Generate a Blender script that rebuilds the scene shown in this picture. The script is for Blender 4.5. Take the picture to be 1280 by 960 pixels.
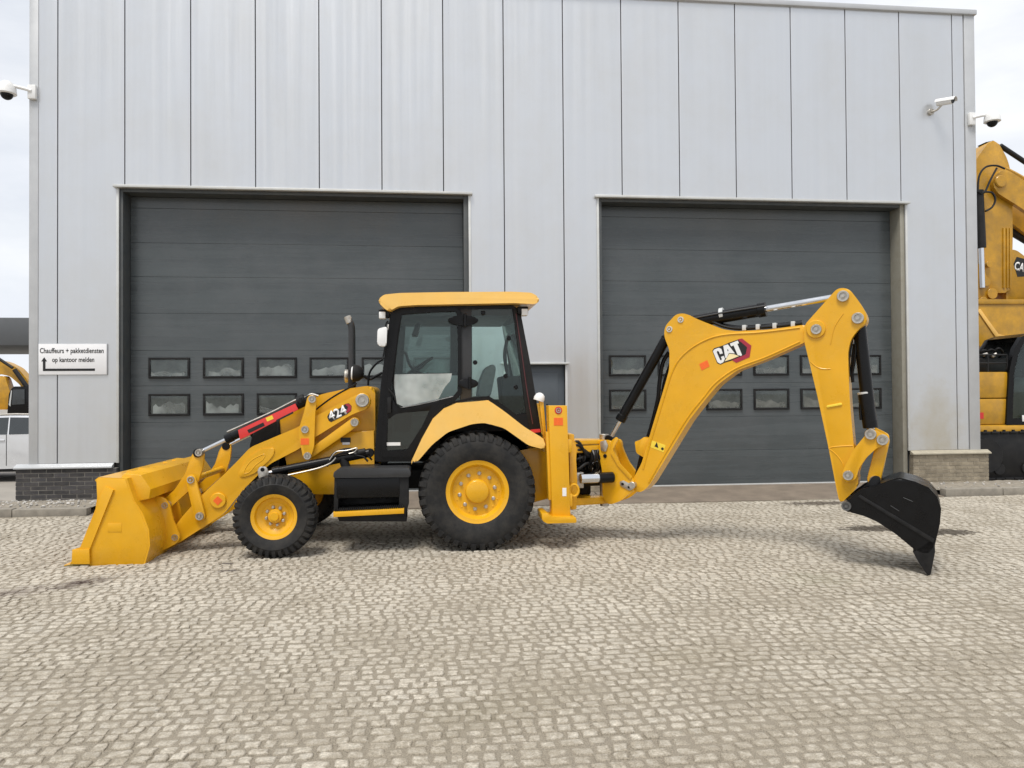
import bpy, bmesh, math, random
import numpy as np
from mathutils import Vector, Matrix
R_ = math.radians
random.seed(7)
for o in list(bpy.data.objects): bpy.data.objects.remove(o)
scene = bpy.context.scene
C = scene.collection

# ---------------------------------------------------------------- camera
EYE = Vector((0, 0, 1.70)); FPX = 924.0
PITCH, ROLL, YAW = R_(0.7536), R_(-0.3843), R_(5.9157)
def cam_dir(x, y, z):
    c, s = math.cos(ROLL), math.sin(ROLL); x, y = c*x-s*y, s*x+c*y
    c, s = math.cos(PITCH), math.sin(PITCH); y, z = y*c+z*s, -y*s+z*c
    c, s = math.cos(YAW), math.sin(YAW)
    return Vector((x*c+z*s, -x*s+z*c, y))
cd = bpy.data.cameras.new('camera'); cd.sensor_width = 36; cd.lens = 36*FPX/1280; cd.clip_end = 2000; cd.clip_start = .05
cam = bpy.data.objects.new('camera', cd); C.objects.link(cam); scene.camera = cam
r_, u_, f_ = cam_dir(1,0,0), cam_dir(0,1,0), cam_dir(0,0,1)
cam.matrix_world = Matrix(((r_.x,u_.x,-f_.x,EYE.x),(r_.y,u_.y,-f_.y,EYE.y),(r_.z,u_.z,-f_.z,EYE.z),(0,0,0,1)))

# ---------------------------------------------------------------- sky and sun (bright overcast)
SUN_EL, SUN_AZ = R_(64), R_(205)          # azimuth clockwise from +Y
world = bpy.data.worlds.new('World'); scene.world = world; world.use_nodes = True
nt = world.node_tree; nt.nodes.clear()
wo = nt.nodes.new('ShaderNodeOutputWorld'); bg = nt.nodes.new('ShaderNodeBackground')
sky = nt.nodes.new('ShaderNodeTexSky'); sky.sky_type = 'NISHITA'; sky.sun_disc = False
sky.sun_elevation = SUN_EL; sky.sun_rotation = SUN_AZ
tc = nt.nodes.new('ShaderNodeTexCoord'); mp = nt.nodes.new('ShaderNodeMapping'); mp.inputs['Scale'].default_value = (1.2,1.2,3.2)
nz = nt.nodes.new('ShaderNodeTexNoise'); nz.inputs['Scale'].default_value = 2.6; nz.inputs['Detail'].default_value = 7; nz.inputs['Roughness'].default_value = .55
rp = nt.nodes.new('ShaderNodeValToRGB'); rp.color_ramp.elements[0].position = .34; rp.color_ramp.elements[0].color = (.80,.80,.80,1); rp.color_ramp.elements[1].position = .60
cl = nt.nodes.new('ShaderNodeValToRGB'); cl.color_ramp.elements[0].position = .35; cl.color_ramp.elements[0].color = (8.9,9.3,10.0,1); cl.color_ramp.elements[1].position = .72; cl.color_ramp.elements[1].color = (10.7,10.9,11.2,1)
nz2 = nt.nodes.new('ShaderNodeTexNoise'); nz2.inputs['Scale'].default_value = 4.1; nz2.inputs['Detail'].default_value = 6
mx = nt.nodes.new('ShaderNodeMix'); mx.data_type = 'RGBA'
L = nt.links.new
L(tc.outputs['Generated'], mp.inputs['Vector']); L(mp.outputs[0], nz.inputs['Vector']); L(mp.outputs[0], nz2.inputs['Vector'])
L(nz.outputs[0], rp.inputs[0]); L(nz2.outputs[0], cl.inputs[0])
L(rp.outputs[0], mx.inputs[0]); L(sky.outputs[0], mx.inputs[6]); L(cl.outputs[0], mx.inputs[7])
L(mx.outputs[2], bg.inputs['Color']); bg.inputs['Strength'].default_value = .088
L(bg.outputs[0], wo.inputs[0])
sd = bpy.data.lights.new('sun', 'SUN'); sd.energy = 2.6; sd.angle = R_(20); sd.color = (1,.96,.9)
sun = bpy.data.objects.new('sun', sd); C.objects.link(sun)
sun.location = (-4,-6,20)
sv = Vector((math.sin(SUN_AZ)*math.cos(SUN_EL), math.cos(SUN_AZ)*math.cos(SUN_EL), math.sin(SUN_EL)))
sun.rotation_euler = (-sv).to_track_quat('-Z','Y').to_euler()
scene.view_settings.view_transform = 'Standard'; scene.view_settings.look = 'None'
scene.view_settings.gamma = 1; scene.view_settings.exposure = 0.15
scene.view_settings.use_curve_mapping = False
scene.render.engine = 'CYCLES'
scene.render.resolution_x, scene.render.resolution_y = 1024, 768

# ---------------------------------------------------------------- helpers
class Frame:                               # s along, t away from the viewer, z up
    def __init__(self, ox=0, oy=0, deg=0):
        p = R_(deg); self.o = Vector((ox,oy,0)); self.a = Vector((math.cos(p),-math.sin(p),0)); self.n = Vector((math.sin(p),math.cos(p),0))
    def w(self, s, t, z): return self.o + self.a*s + self.n*t + Vector((0,0,z))
    def un(self, px, py, t):               # where the sight line through a photo pixel meets the plane at depth t
        r = cam_dir(px-640, 480-py, FPX); k = (self.o + self.n*t - EYE).dot(self.n)/r.dot(self.n)
        p = EYE + r*k; return ((p-self.o).dot(self.a), p.z)
    def wp(self, px, py, t): s, z = self.un(px, py, t); return self.w(s, t, z)
    def tr(self, pts, t): return [self.un(x, y, t) for x, y in pts]
M = Frame()
ROOT = {}
def tag(o, label=None, cat=None, group=None, kind=None):
    if label: o['label'] = label
    if cat: o['category'] = cat
    if group: o['group'] = group
    if kind: o['kind'] = kind
    return o
def empty(name, loc, label=None, cat=None, group=None, rz=0):
    o = bpy.data.objects.new(name, None); C.objects.link(o); o.location = loc; o.rotation_euler[2] = rz; o.empty_display_size = .2
    ROOT[o.name] = Vector(loc); return tag(o, label, cat, group)
def mk(name, bm, m, parent=None, ang=35, local=False):
    me = bpy.data.meshes.new(name)
    bmesh.ops.recalc_face_normals(bm, faces=bm.faces)
    if parent is not None and not local:
        bmesh.ops.translate(bm, verts=bm.verts, vec=-ROOT[parent.name])
    bm.to_mesh(me); bm.free()
    for m_ in (m if isinstance(m, (list,tuple)) else [m]): me.materials.append(m_)
    if ang:
        me.shade_smooth(); me.set_sharp_from_angle(angle=R_(ang))
    o = bpy.data.objects.new(name, me); C.objects.link(o); o.parent = parent
    if parent is not None: ROOT[o.name] = ROOT[parent.name]
    else: ROOT[o.name] = Vector((0,0,0))
    return o
def dup(o, parent=None, loc=None, rot=None):
    c = o.copy(); C.objects.link(c); c.parent = parent or o.parent
    ROOT[c.name] = ROOT[o.name]
    if loc is not None: c.location = loc
    if rot is not None: c.rotation_euler = rot
    return c
def nb(): return bmesh.new()
def rnd(poly, r, n=4):                     # round the corners of an outline
    out = []; N = len(poly)
    for i in range(N):
        a, b, c = Vector(poly[i-1]), Vector(poly[i]), Vector(poly[(i+1)%N])
        d1 = min(r, (a-b).length*.45); d2 = min(r, (c-b).length*.45)
        p, q = b+(a-b).normalized()*d1, b+(c-b).normalized()*d2
        for k in range(n+1):
            t = k/n; out.append(tuple(p*(1-t)**2 + b*2*t*(1-t) + q*t*t))
    return out
def prism(bm, poly, t0, t1, fr=M, bev=.006, seg=2):
    v0 = [bm.verts.new(fr.w(s,t0,z)) for s, z in poly]; v1 = [bm.verts.new(fr.w(s,t1,z)) for s, z in poly]
    f0 = bm.faces.new(v0); f1 = bm.faces.new(v1[::-1]); N = len(poly)
    for i in range(N): bm.faces.new((v0[i],v1[i],v1[(i+1)%N],v0[(i+1)%N]))
    if bev:
        es = list(set(list(f0.edges)+list(f1.edges)))
        bmesh.ops.bevel(bm, geom=es, offset=bev, segments=seg, profile=.5, affect='EDGES', clamp_overlap=True)
    return bm
def box(bm, x0, x1, y0, y1, z0, z1, bev=0, fr=M):
    v = [bm.verts.new(fr.w(x,y,z)) for x in (x0,x1) for y in (y0,y1) for z in (z0,z1)]
    fs = [bm.faces.new([v[i] for i in q]) for q in ((0,1,3,2),(4,6,7,5),(0,4,5,1),(2,3,7,6),(0,2,6,4),(1,5,7,3))]
    if bev:
        bmesh.ops.bevel(bm, geom=list({e for f in fs for e in f.edges}), offset=bev, segments=2, profile=.5, affect='EDGES', clamp_overlap=True)
    return bm
def basis(d):
    d = d.normalized(); u = d.cross(Vector((0,0,1)))
    if u.length < 1e-3: u = d.cross(Vector((1,0,0)))
    u.normalize(); return u, d.cross(u).normalized()
def rev(bm, p0, d, prof, seg=24):          # solid of revolution: prof = (distance along d, radius)
    d = d.normalized(); u, w = basis(d); rings = []
    for h, r in prof:
        if r < 1e-5: rings.append([bm.verts.new(p0+d*h)])
        else: rings.append([bm.verts.new(p0+d*h+(u*math.cos(2*math.pi*i/seg)+w*math.sin(2*math.pi*i/seg))*r) for i in range(seg)])
    for A, B in zip(rings, rings[1:]):
        for i in range(seg):
            j = (i+1)%seg
            if len(A) == 1 and len(B) == 1: continue
            if len(A) == 1: bm.faces.new((A[0],B[i],B[j]))
            elif len(B) == 1: bm.faces.new((A[i],B[0],A[j]))
            else: bm.faces.new((A[i],B[i],B[j],A[j]))
    for A in (rings[0], rings[-1]):
        if len(A) > 1: bm.faces.new(A)
    return bm
def cyl(bm, p0, p1, r, r1=None, seg=20, ch=.004):
    h = (p1-p0).length; r1 = r if r1 is None else r1; ch = min(ch, r*.4, h*.3)
    return rev(bm, p0, p1-p0, [(0,0),(0,r-ch),(ch,r),(h-ch,r1),(h,r1-ch),(h,0)], seg)
def tube(bm, pts, r, seg=8, sub=5):
    P = [Vector(p) for p in pts]; path = []
    if len(P) > 2:
        for i in range(len(P)-1):
            p0, p1, p2, p3 = P[max(i-1,0)], P[i], P[i+1], P[min(i+2,len(P)-1)]
            for k in range(sub):
                t = k/sub
                path.append(.5*((2*p1)+(p2-p0)*t+(2*p0-5*p1+4*p2-p3)*t*t+(3*p1-p0-3*p2+p3)*t**3))
        path.append(P[-1])
    else: path = P
    u = None; rings = []
    for i, p in enumerate(path):
        d = (path[min(i+1,len(path)-1)]-path[max(i-1,0)]).normalized()
        if u is None: u, _ = basis(d)
        u = (u-d*u.dot(d)).normalized(); w = d.cross(u)
        rings.append([bm.verts.new(p+(u*math.cos(2*math.pi*k/seg)+w*math.sin(2*math.pi*k/seg))*r) for k in range(seg)])
    for A, B in zip(rings, rings[1:]):
        for k in range(seg): bm.faces.new((A[k],A[(k+1)%seg],B[(k+1)%seg],B[k]))
    bm.faces.new(rings[0][::-1]); bm.faces.new(rings[-1]); return bm
def bar(bm, fr, s0, z0, s1, z1, w0, w1, t0, t1, bev=.006):      # flat link with round ends
    a = math.atan2(z1-z0, s1-s0); pl = []
    for k in range(9): th = a+math.pi/2+math.pi*k/8; pl.append((s0+w0*math.cos(th), z0+w0*math.sin(th)))
    for k in range(9): th = a-math.pi/2+math.pi*k/8; pl.append((s1+w1*math.cos(th), z1+w1*math.sin(th)))
    return prism(bm, pl, t0, t1, fr, bev)
def pinhead(bm, fr, s, z, t0, t1, r):      # pin boss with a recessed washer and a bolt
    p = fr.w(s,t0,z); h = t1-t0
    rev(bm, p, fr.n, [(.016,0),(.016,r*.34),(-.008,r*.34),(-.008,0)], 6)
    return rev(bm, p, fr.n, [(.016,0),(.016,r*.60),(.001,r*.64),(0,r*.92),(.006,r),(h,r),(h,0)], 24)
def text(s, fr, px, py, t, width, ang, m, parent, name, off=0., ext=.0015, sh=0., height=None):
    cu = bpy.data.curves.new('t','FONT'); cu.body = s; cu.size = 1; cu.extrude = 0; cu.offset = off; cu.align_x = 'CENTER'; cu.align_y = 'CENTER'; cu.shear = sh
    cu.resolution_u = 4
    ob = bpy.data.objects.new('t', cu); C.objects.link(ob)
    dg = bpy.context.evaluated_depsgraph_get(); dg.update()
    me = bpy.data.meshes.new_from_object(ob.evaluated_get(dg)); bpy.data.objects.remove(ob); bpy.data.curves.remove(cu)
    xs = [v.co.x for v in me.vertices]; ys = [v.co.y for v in me.vertices]
    k = width/(max(xs)-min(xs)); ky = height/(max(ys)-min(ys)) if height else k; cx, cy = (max(xs)+min(xs))/2, (max(ys)+min(ys))/2
    s0, z0 = fr.un(px, py, t) if py is not None else px
    o = fr.w(s0,t,z0)-ROOT[parent.name]; ca, sa = math.cos(R_(ang)), math.sin(R_(ang))
    for v in me.vertices:
        x, y = (v.co.x-cx)*k, (v.co.y-cy)*ky
        v.co = o + fr.a*(x*ca-y*sa) + Vector((0,0,x*sa+y*ca)) - fr.n*(v.co.z+ext)
    bm = nb(); bm.from_mesh(me); r = bmesh.ops.extrude_face_region(bm, geom=list(bm.faces))
    bmesh.ops.translate(bm, verts=[g for g in r['geom'] if isinstance(g, bmesh.types.BMVert)], vec=fr.n*(ext*.95))
    bpy.data.meshes.remove(me)
    return mk(name, bm, m, parent, 0, local=True)

# ---------------------------------------------------------------- materials
def mat(name, col, rough=.5, metal=0., coat=0., var=.08, scale=6., bump=0., bscale=60., spec=.5, coords='Object', dust=None, stretch=None, streak=None, island=0.):
    m = bpy.data.materials.new(name); m.use_nodes = True; t = m.node_tree; b = t.nodes['Principled BSDF']; N = t.nodes.new; K = t.links.new
    b.inputs['Roughness'].default_value = rough; b.inputs['Metallic'].default_value = metal
    b.inputs['Coat Weight'].default_value = coat; b.inputs['Coat Roughness'].default_value = .05; b.inputs['Specular IOR Level'].default_value = spec
    if coords == 'World': tcn = N('ShaderNodeNewGeometry'); coords = 'Position'
    else: tcn = N('ShaderNodeTexCoord')
    src = tcn.outputs[coords]
    if stretch:
        mpn = N('ShaderNodeMapping'); mpn.inputs['Scale'].default_value = stretch; K(src, mpn.inputs[0]); src = mpn.outputs[0]
    n = N('ShaderNodeTexNoise'); n.inputs['Scale'].default_value = scale; n.inputs['Detail'].default_value = 6; n.inputs['Roughness'].default_value = .6; K(src, n.inputs['Vector'])
    mr = N('ShaderNodeMapRange'); mr.inputs[1].default_value = .3; mr.inputs[2].default_value = .7; mr.inputs[3].default_value = 1-var; mr.inputs[4].default_value = 1+var; K(n.outputs[0], mr.inputs[0])
    val = mr.outputs[0]
    if island:
        g = N('ShaderNodeNewGeometry'); oi = N('ShaderNodeObjectInfo'); ad = N('ShaderNodeMath'); ad.operation = 'ADD'; K(g.outputs['Random Per Island'], ad.inputs[0]); K(oi.outputs['Random'], ad.inputs[1])
        fr = N('ShaderNodeMath'); fr.operation = 'FRACT'; K(ad.outputs[0], fr.inputs[0])
        m2 = N('ShaderNodeMapRange'); m2.inputs[3].default_value = 1-island; m2.inputs[4].default_value = 1+island; K(fr.outputs[0], m2.inputs[0])
        ml = N('ShaderNodeMath'); ml.operation = 'MULTIPLY'; K(val, ml.inputs[0]); K(m2.outputs[0], ml.inputs[1]); val = ml.outputs[0]
    vm = N('ShaderNodeVectorMath'); vm.operation = 'SCALE'; vm.inputs[0].default_value = col[:3]; K(val, vm.inputs['Scale']); out = vm.outputs[0]
    if dust:                               # dust = (colour, amount, noise scale)
        n2 = N('ShaderNodeTexNoise'); n2.inputs['Scale'].default_value = dust[2]; n2.inputs['Detail'].default_value = 8; n2.inputs['Roughness'].default_value = .7; K(tcn.outputs[coords], n2.inputs['Vector'])
        m3 = N('ShaderNodeMapRange'); m3.inputs[1].default_value = .42; m3.inputs[2].default_value = .72; m3.inputs[3].default_value = 0; m3.inputs[4].default_value = dust[1]; K(n2.outputs[0], m3.inputs[0])
        mi = N('ShaderNodeMix'); mi.data_type = 'RGBA'; K(m3.outputs[0], mi.inputs[0]); K(out, mi.inputs[6]); mi.inputs[7].default_value = (*dust[0],1); out = mi.outputs[2]
    K(out, b.inputs['Base Color'])
    rr = N('ShaderNodeMapRange'); rr.inputs[1].default_value = .3; rr.inputs[2].default_value = .7; rr.inputs[3].default_value = max(rough-.07,.02); rr.inputs[4].default_value = min(rough+.07,1); K(n.outputs[0], rr.inputs[0]); K(rr.outputs[0], b.inputs['Roughness'])
    if bump:
        n3 = N('ShaderNodeTexNoise'); n3.inputs['Scale'].default_value = bscale; n3.inputs['Detail'].default_value = 4; K(src, n3.inputs['Vector'])
        bp = N('ShaderNodeBump'); bp.inputs['Strength'].default_value = bump; bp.inputs['Distance'].default_value = .01; K(n3.outputs[0], bp.inputs['Height']); K(bp.outputs[0], b.inputs['Normal'])
    return m
def glass(name, tint, refl=.10, rough=.02):
    m = bpy.data.materials.new(name); m.use_nodes = True; t = m.node_tree; t.nodes.clear(); N = t.nodes.new; K = t.links.new
    o = N('ShaderNodeOutputMaterial'); tr = N('ShaderNodeBsdfTransparent'); tr.inputs[0].default_value = (*tint,1)
    gl = N('ShaderNodeBsdfGlossy'); gl.inputs['Roughness'].default_value = rough; gl.inputs[0].default_value = (.95,1,.98,1)
    fz = N('ShaderNodeLayerWeight'); fz.inputs[0].default_value = .12; mr = N('ShaderNodeMapRange'); mr.inputs[3].default_value = refl; mr.inputs[4].default_value = .9
    K(fz.outputs['Fresnel'], mr.inputs[0]); mi = N('ShaderNodeMixShader'); K(mr.outputs[0], mi.inputs[0]); K(tr.outputs[0], mi.inputs[1]); K(gl.outputs[0], mi.inputs[2]); K(mi.outputs[0], o.inputs[0])
    return m
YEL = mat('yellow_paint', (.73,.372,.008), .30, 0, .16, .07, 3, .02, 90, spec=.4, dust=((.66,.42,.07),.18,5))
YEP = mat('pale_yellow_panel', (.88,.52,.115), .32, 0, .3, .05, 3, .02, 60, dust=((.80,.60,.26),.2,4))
BLK = mat('black_paint', (.0045,.0045,.005), .30, 0, 0, .2, 8, .03, 80, spec=.25)
BKM = mat('matt_black', (.008,.008,.0085), .6, 0, 0, .25, 12, .1, 90, spec=.3, dust=((.05,.045,.04),.2,9))
RUB = mat('tyre_rubber', (.012,.012,.0125), .72, 0, 0, .25, 10, .15, 120, spec=.35, dust=((.07,.063,.052),.42,7))
CHR = mat('chromed_rod', (.72,.73,.75), .14, 1, 0, .03, 10)
ZIN = mat('zinc_pin', (.50,.47,.42), .38, .8, 0, .15, 40, .1, 200)
RED = mat('red_paint', (.62,.025,.02), .35, 0, .3, .06, 8)
WHT = mat('white_plastic', (.78,.78,.77), .4, 0, .1, .04, 8)
GRY = mat('dark_grey_plastic', (.028,.029,.031), .5, 0, 0, .15, 10, .05, 120)
SEA = mat('grey_seat_fabric', (.20,.21,.21), .85, 0, 0, .12, 30, .2, 300)
TRM = mat('light_grey_trim', (.62,.63,.62), .55, 0, 0, .06, 6)
ORG = mat('orange_sticker', (.85,.14,.015), .45, 0, 0, .08, 60)
LBY = mat('yellow_sticker', (.85,.62,.05), .45, 0, 0, .08, 60)
INK = mat('black_ink', (.008,.008,.008), .5, 0, 0, .05, 20)
LOR = mat('logo_red', (.36,.022,.045), .4, 0, 0, .06, 30)
GLS = glass('cab_glass', (.86,.93,.915), .025)
GLC = glass('clear_glass', (.92,.94,.94), .03)
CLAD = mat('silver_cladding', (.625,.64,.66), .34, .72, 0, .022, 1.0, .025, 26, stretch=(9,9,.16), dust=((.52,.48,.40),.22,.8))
TRIM = mat('white_steel_trim', (.58,.59,.58), .4, .2, 0, .06, 4, dust=((.40,.36,.28),.25,5))
CAPM = mat('grey_flashing', (.50,.51,.52), .45, .3, 0, .06, 3)
DOOR = mat('anthracite_door', (.066,.077,.081), .28, 0, .0, .16, 1.6, .05, 30, stretch=(.3,1,5), dust=((.12,.125,.13),.38,1.3))
REVD = mat('dark_reveal', (.055,.062,.065), .55, 0, 0, .15, 3, dust=((.13,.12,.10),.3,4))
REVL = mat('dirty_reveal', (.30,.285,.235), .55, .1, 0, .15, 3, dust=((.11,.095,.065),.6,3))
BRKD = mat('dark_brick', (.045,.043,.045), .85, 0, 0, .25, 14, .4, 120, island=.35, dust=((.16,.14,.12),.3,9))
MORD = mat('grey_mortar', (.20,.188,.168), .95, 0, 0, .15, 20, .4, 150)
BRKL = mat('dusty_brick', (.31,.265,.195), .9, 0, 0, .25, 9, .4, 120, island=.18, dust=((.13,.105,.075),.6,6))
MORL = mat('dusty_mortar', (.35,.31,.24), .95, 0, 0, .15, 20, .4, 150)
CONC = mat('kerb_concrete', (.27,.245,.205), .9, 0, 0, .16, 9, .3, 130, island=.08, dust=((.14,.125,.10),.5,5))
APRN = mat('brown_concrete', (.21,.17,.13), .85, 0, 0, .2, 3, .2, 90, dust=((.12,.095,.075),.5,2.4))
YARD = mat('yard_concrete', (.30,.275,.24), .92, 0, 0, .15, 1.2, .2, 80)
EARTH = mat('stony_earth', (.26,.23,.185), .95, 0, 0, .3, 10, .6, 60)
PEB = mat('pale_gravel', (.42,.40,.37), .9, 0, 0, .2, 10, .2, 90, island=.45)
ACRY = mat('window_backing', (.10,.105,.10), .5, 0, 0, .5, 5, coords='World')
SILV = mat('silver_car_paint', (.70,.71,.73), .22, .35, .8, .02, 5)
CANO = mat('grey_fascia', (.10,.105,.11), .5, .2, 0, .05, 2)
EXY = mat('excavator_yellow', (.52,.27,.012), .38, 0, .2, .22, 2.2, .06, 30, dust=((.24,.14,.03),.6,3.5))
EXB = mat('excavator_black', (.008,.008,.0085), .5, 0, 0, .3, 6, .1, 60, spec=.35, dust=((.05,.045,.04),.25,5))
def clouded(name, col, tint, lo, hi, sc):   # hazy sheet: part diffuse, part see-through
    m = glass(name, tint, .0); t = m.node_tree; d = t.nodes.new('ShaderNodeBsdfDiffuse'); d.inputs[0].default_value = (*col,1)
    x = t.nodes.new('ShaderNodeMixShader'); n = t.nodes.new('ShaderNodeTexNoise'); n.inputs['Scale'].default_value = sc; n.inputs['Detail'].default_value = 2.5; n.inputs['Roughness'].default_value = .6
    r = t.nodes.new('ShaderNodeMapRange'); r.inputs[1].default_value = .36; r.inputs[2].default_value = .62; r.inputs[3].default_value = lo; r.inputs[4].default_value = hi
    g = t.nodes.new('ShaderNodeNewGeometry'); t.links.new(g.outputs['Position'], n.inputs['Vector']); t.links.new(n.outputs[0], r.inputs[0])
    t.links.new(r.outputs[0], x.inputs[0]); t.links.new(t.nodes['Transparent BSDF'].outputs[0], x.inputs[1]); t.links.new(d.outputs[0], x.inputs[2]); t.links.new(x.outputs[0], t.nodes['Material Output'].inputs[0]); return m
PFM = clouded('clouded_pane_sheet', (.62,.66,.65), (.85,.88,.87), .22, .62, 3.2)  # pale overlay for the lower part of the cab door glass
REFL = clouded('pale_reflection_sheet', (.58,.58,.56), (.9,.9,.9), .25, .9, 2.6)  # pale reflection of the overhead door panes, painted as a sheet
REFL2 = clouded('grey_reflection_sheet', (.40,.38,.35), (.9,.9,.9), .2, .75, 3.2)  # greyer painted reflection for the second overhead door
# ================================================================ ground
def stains_and_tints(m, spots, zr=None, zc=0, ns=9):                     # noise-edged colour patches: ground stains, door tint, reflection painted on cladding
    t = m.node_tree; N = t.nodes.new; K = t.links.new; b = t.nodes['Principled BSDF']; SZ = 50 if zr is None else zr; lk = b.inputs['Base Color'].links[0]; cur = lk.from_socket
    g = N('ShaderNodeNewGeometry'); nn = N('ShaderNodeTexNoise'); nn.inputs['Scale'].default_value = ns; nn.inputs['Detail'].default_value = 6; nn.inputs['Roughness'].default_value = .7; K(g.outputs['Position'], nn.inputs['Vector'])
    for (x, y, rx, ry, rot, col, amt, edge) in spots:
        mp = N('ShaderNodeMapping'); mp.vector_type = 'TEXTURE'; mp.inputs['Location'].default_value = (x,y,zc); mp.inputs['Rotation'].default_value = (0,0,R_(rot)); mp.inputs['Scale'].default_value = (rx,ry,SZ); K(g.outputs['Position'], mp.inputs[0])
        ln = N('ShaderNodeVectorMath'); ln.operation = 'LENGTH'; K(mp.outputs[0], ln.inputs[0])
        ad = N('ShaderNodeMath'); ad.operation = 'MULTIPLY_ADD'; K(nn.outputs[0], ad.inputs[0]); ad.inputs[1].default_value = 2.2; K(ln.outputs['Value'], ad.inputs[2])
        mr = N('ShaderNodeMapRange'); mr.inputs[1].default_value = 1.95-edge; mr.inputs[2].default_value = 1.95; mr.inputs[3].default_value = amt; mr.inputs[4].default_value = 0; K(ad.outputs[0], mr.inputs[0])
        mi = N('ShaderNodeMix'); mi.data_type = 'RGBA'; K(mr.outputs[0], mi.inputs[0]); K(cur, mi.inputs[6]); mi.inputs[7].default_value = (*col,1); cur = mi.outputs[2]
    K(cur, b.inputs['Base Color'])
SPOTS = [(-3.22,7.12,.40,.26,36,(.055,.034,.028),1,.9), (-3.65,6.85,.42,.28,30,(.11,.078,.068),.7,.9),
         (5.35,8.65,.50,.26,0,(.055,.043,.03),.9,.3), (6.1,8.3,.42,.24,0,(.055,.043,.03),.9,.3), (5.8,10.7,.75,.22,0,(.085,.067,.05),.85,.3),
         (-2.1,7.75,.10,.06,0,(.06,.05,.045),.8,.3), (-2.0,7.42,.12,.07,0,(.08,.065,.06),.7,.4),
         (.3,4.0,.8,.4,20,(.20,.17,.11),.35,.9), (1.6,4.6,.6,.4,0,(.22,.185,.12),.35,.9), (3.4,6.4,.5,.4,0,(.2,.2,.12),.3,.9)]
COB = mat('cobble_stone', (.490,.448,.375), .88, 0, 0, .36, 80, .6, 190, coords='World', island=.12, dust=((.40,.345,.265),.5,11))
SAND = mat('joint_sand', (.285,.248,.192), .95, 0, 0, .48, 150, .8, 260, coords='World', dust=((.33,.285,.215),.55,2.0))
def sandy_rims(m, sand):                   # sand clings to the rims of the stones (vertex attribute 'rim')
    t = m.node_tree; N = t.nodes.new; K = t.links.new; b = t.nodes['Principled BSDF']; cur = b.inputs['Base Color'].links[0].from_socket
    at = N('ShaderNodeAttribute'); at.attribute_name = 'rim'; g = N('ShaderNodeNewGeometry'); n = N('ShaderNodeTexNoise'); n.inputs['Scale'].default_value = 24; n.inputs['Detail'].default_value = 8; n.inputs['Roughness'].default_value = .78; K(g.outputs['Position'], n.inputs['Vector'])
    ad = N('ShaderNodeMath'); ad.operation = 'MULTIPLY_ADD'; K(n.outputs[0], ad.inputs[0]); ad.inputs[1].default_value = 5.5; K(at.outputs['Fac'], ad.inputs[2])
    sp = N('ShaderNodeSeparateXYZ'); K(g.outputs['Position'], sp.inputs[0])      # sand lies thicker over the front of the yard, in drifts
    d1 = N('ShaderNodeMapRange'); d1.inputs[1].default_value = 7.0; d1.inputs[2].default_value = 3.4; d1.inputs[3].default_value = 0; d1.inputs[4].default_value = .62; K(sp.outputs[1], d1.inputs[0])
    n4 = N('ShaderNodeTexNoise'); n4.inputs['Scale'].default_value = 1.3; n4.inputs['Detail'].default_value = 5; K(g.outputs['Position'], n4.inputs['Vector']); d2 = N('ShaderNodeMath'); d2.operation = 'MULTIPLY_ADD'; K(n4.outputs[0], d2.inputs[0]); d2.inputs[1].default_value = 2.4; d2.inputs[2].default_value = -1.2
    a1 = N('ShaderNodeMath'); K(d1.outputs[0], a1.inputs[0]); K(d2.outputs[0], a1.inputs[1]); a2 = N('ShaderNodeMath'); K(a1.outputs[0], a2.inputs[0]); K(ad.outputs[0], a2.inputs[1]); ad = a2
    mr = N('ShaderNodeMapRange'); mr.inputs[1].default_value = 2.75; mr.inputs[2].default_value = 3.7; mr.inputs[3].default_value = 0; mr.inputs[4].default_value = .96; K(ad.outputs[0], mr.inputs[0])
    n2 = N('ShaderNodeTexNoise'); n2.inputs['Scale'].default_value = 150; n2.inputs['Detail'].default_value = 6; K(g.outputs['Position'], n2.inputs['Vector']); m2 = N('ShaderNodeMapRange'); m2.inputs[1].default_value = .3; m2.inputs[2].default_value = .7; m2.inputs[3].default_value = .62; m2.inputs[4].default_value = 1.38; K(n2.outputs[0], m2.inputs[0])
    vs = N('ShaderNodeVectorMath'); vs.operation = 'SCALE'; vs.inputs[0].default_value = sand; K(m2.outputs[0], vs.inputs['Scale'])
    mi = N('ShaderNodeMix'); mi.data_type = 'RGBA'; K(mr.outputs[0], mi.inputs[0]); K(cur, mi.inputs[6]); K(vs.outputs[0], mi.inputs[7]); K(mi.outputs[2], b.inputs['Base Color'])
sandy_rims(COB, (.312,.272,.210))
stains_and_tints(COB, SPOTS); stains_and_tints(DOOR, [(-2.2,12.46,2.6,2,0,(.105,.085,.058),.5,1.2),(5.4,12.46,2.6,2,0,(.095,.085,.062),.4,1.2)], .55, 4.75, .8); stains_and_tints(SAND, SPOTS)  # the doors get a brown tint near their tops
stains_and_tints(CLAD, [(1.7,12.16,11,3,0,(.60,.565,.47),.55,1.5)], 2.6, .5, .7); stains_and_tints(CLAD, [(8.75,12.16,.8,3,0,(.42,.33,.15),.8,1.5)], 1.7, .7, 1.3)  # cream ground reflection painted into the lower cladding; ochre tint at lower right
bm = nb(); s_ = 600
v = [bm.verts.new(p) for p in ((-s_,-s_,-.03),(s_,-s_,-.03),(s_,s_,-.03),(-s_,s_,-.03))]; bm.faces.new(v)
tag(mk('ground', bm, YARD, None, 0), 'pale concrete yard reaching past the warehouse', kind='structure')

X0, X1, Y0, Y1 = -9, 12.5, 1.6, 11.12
pv = empty('cobble_pavement', (0,0,0)); tag(pv, 'yard paved with small worn sandy cobblestones', kind='structure')
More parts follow.
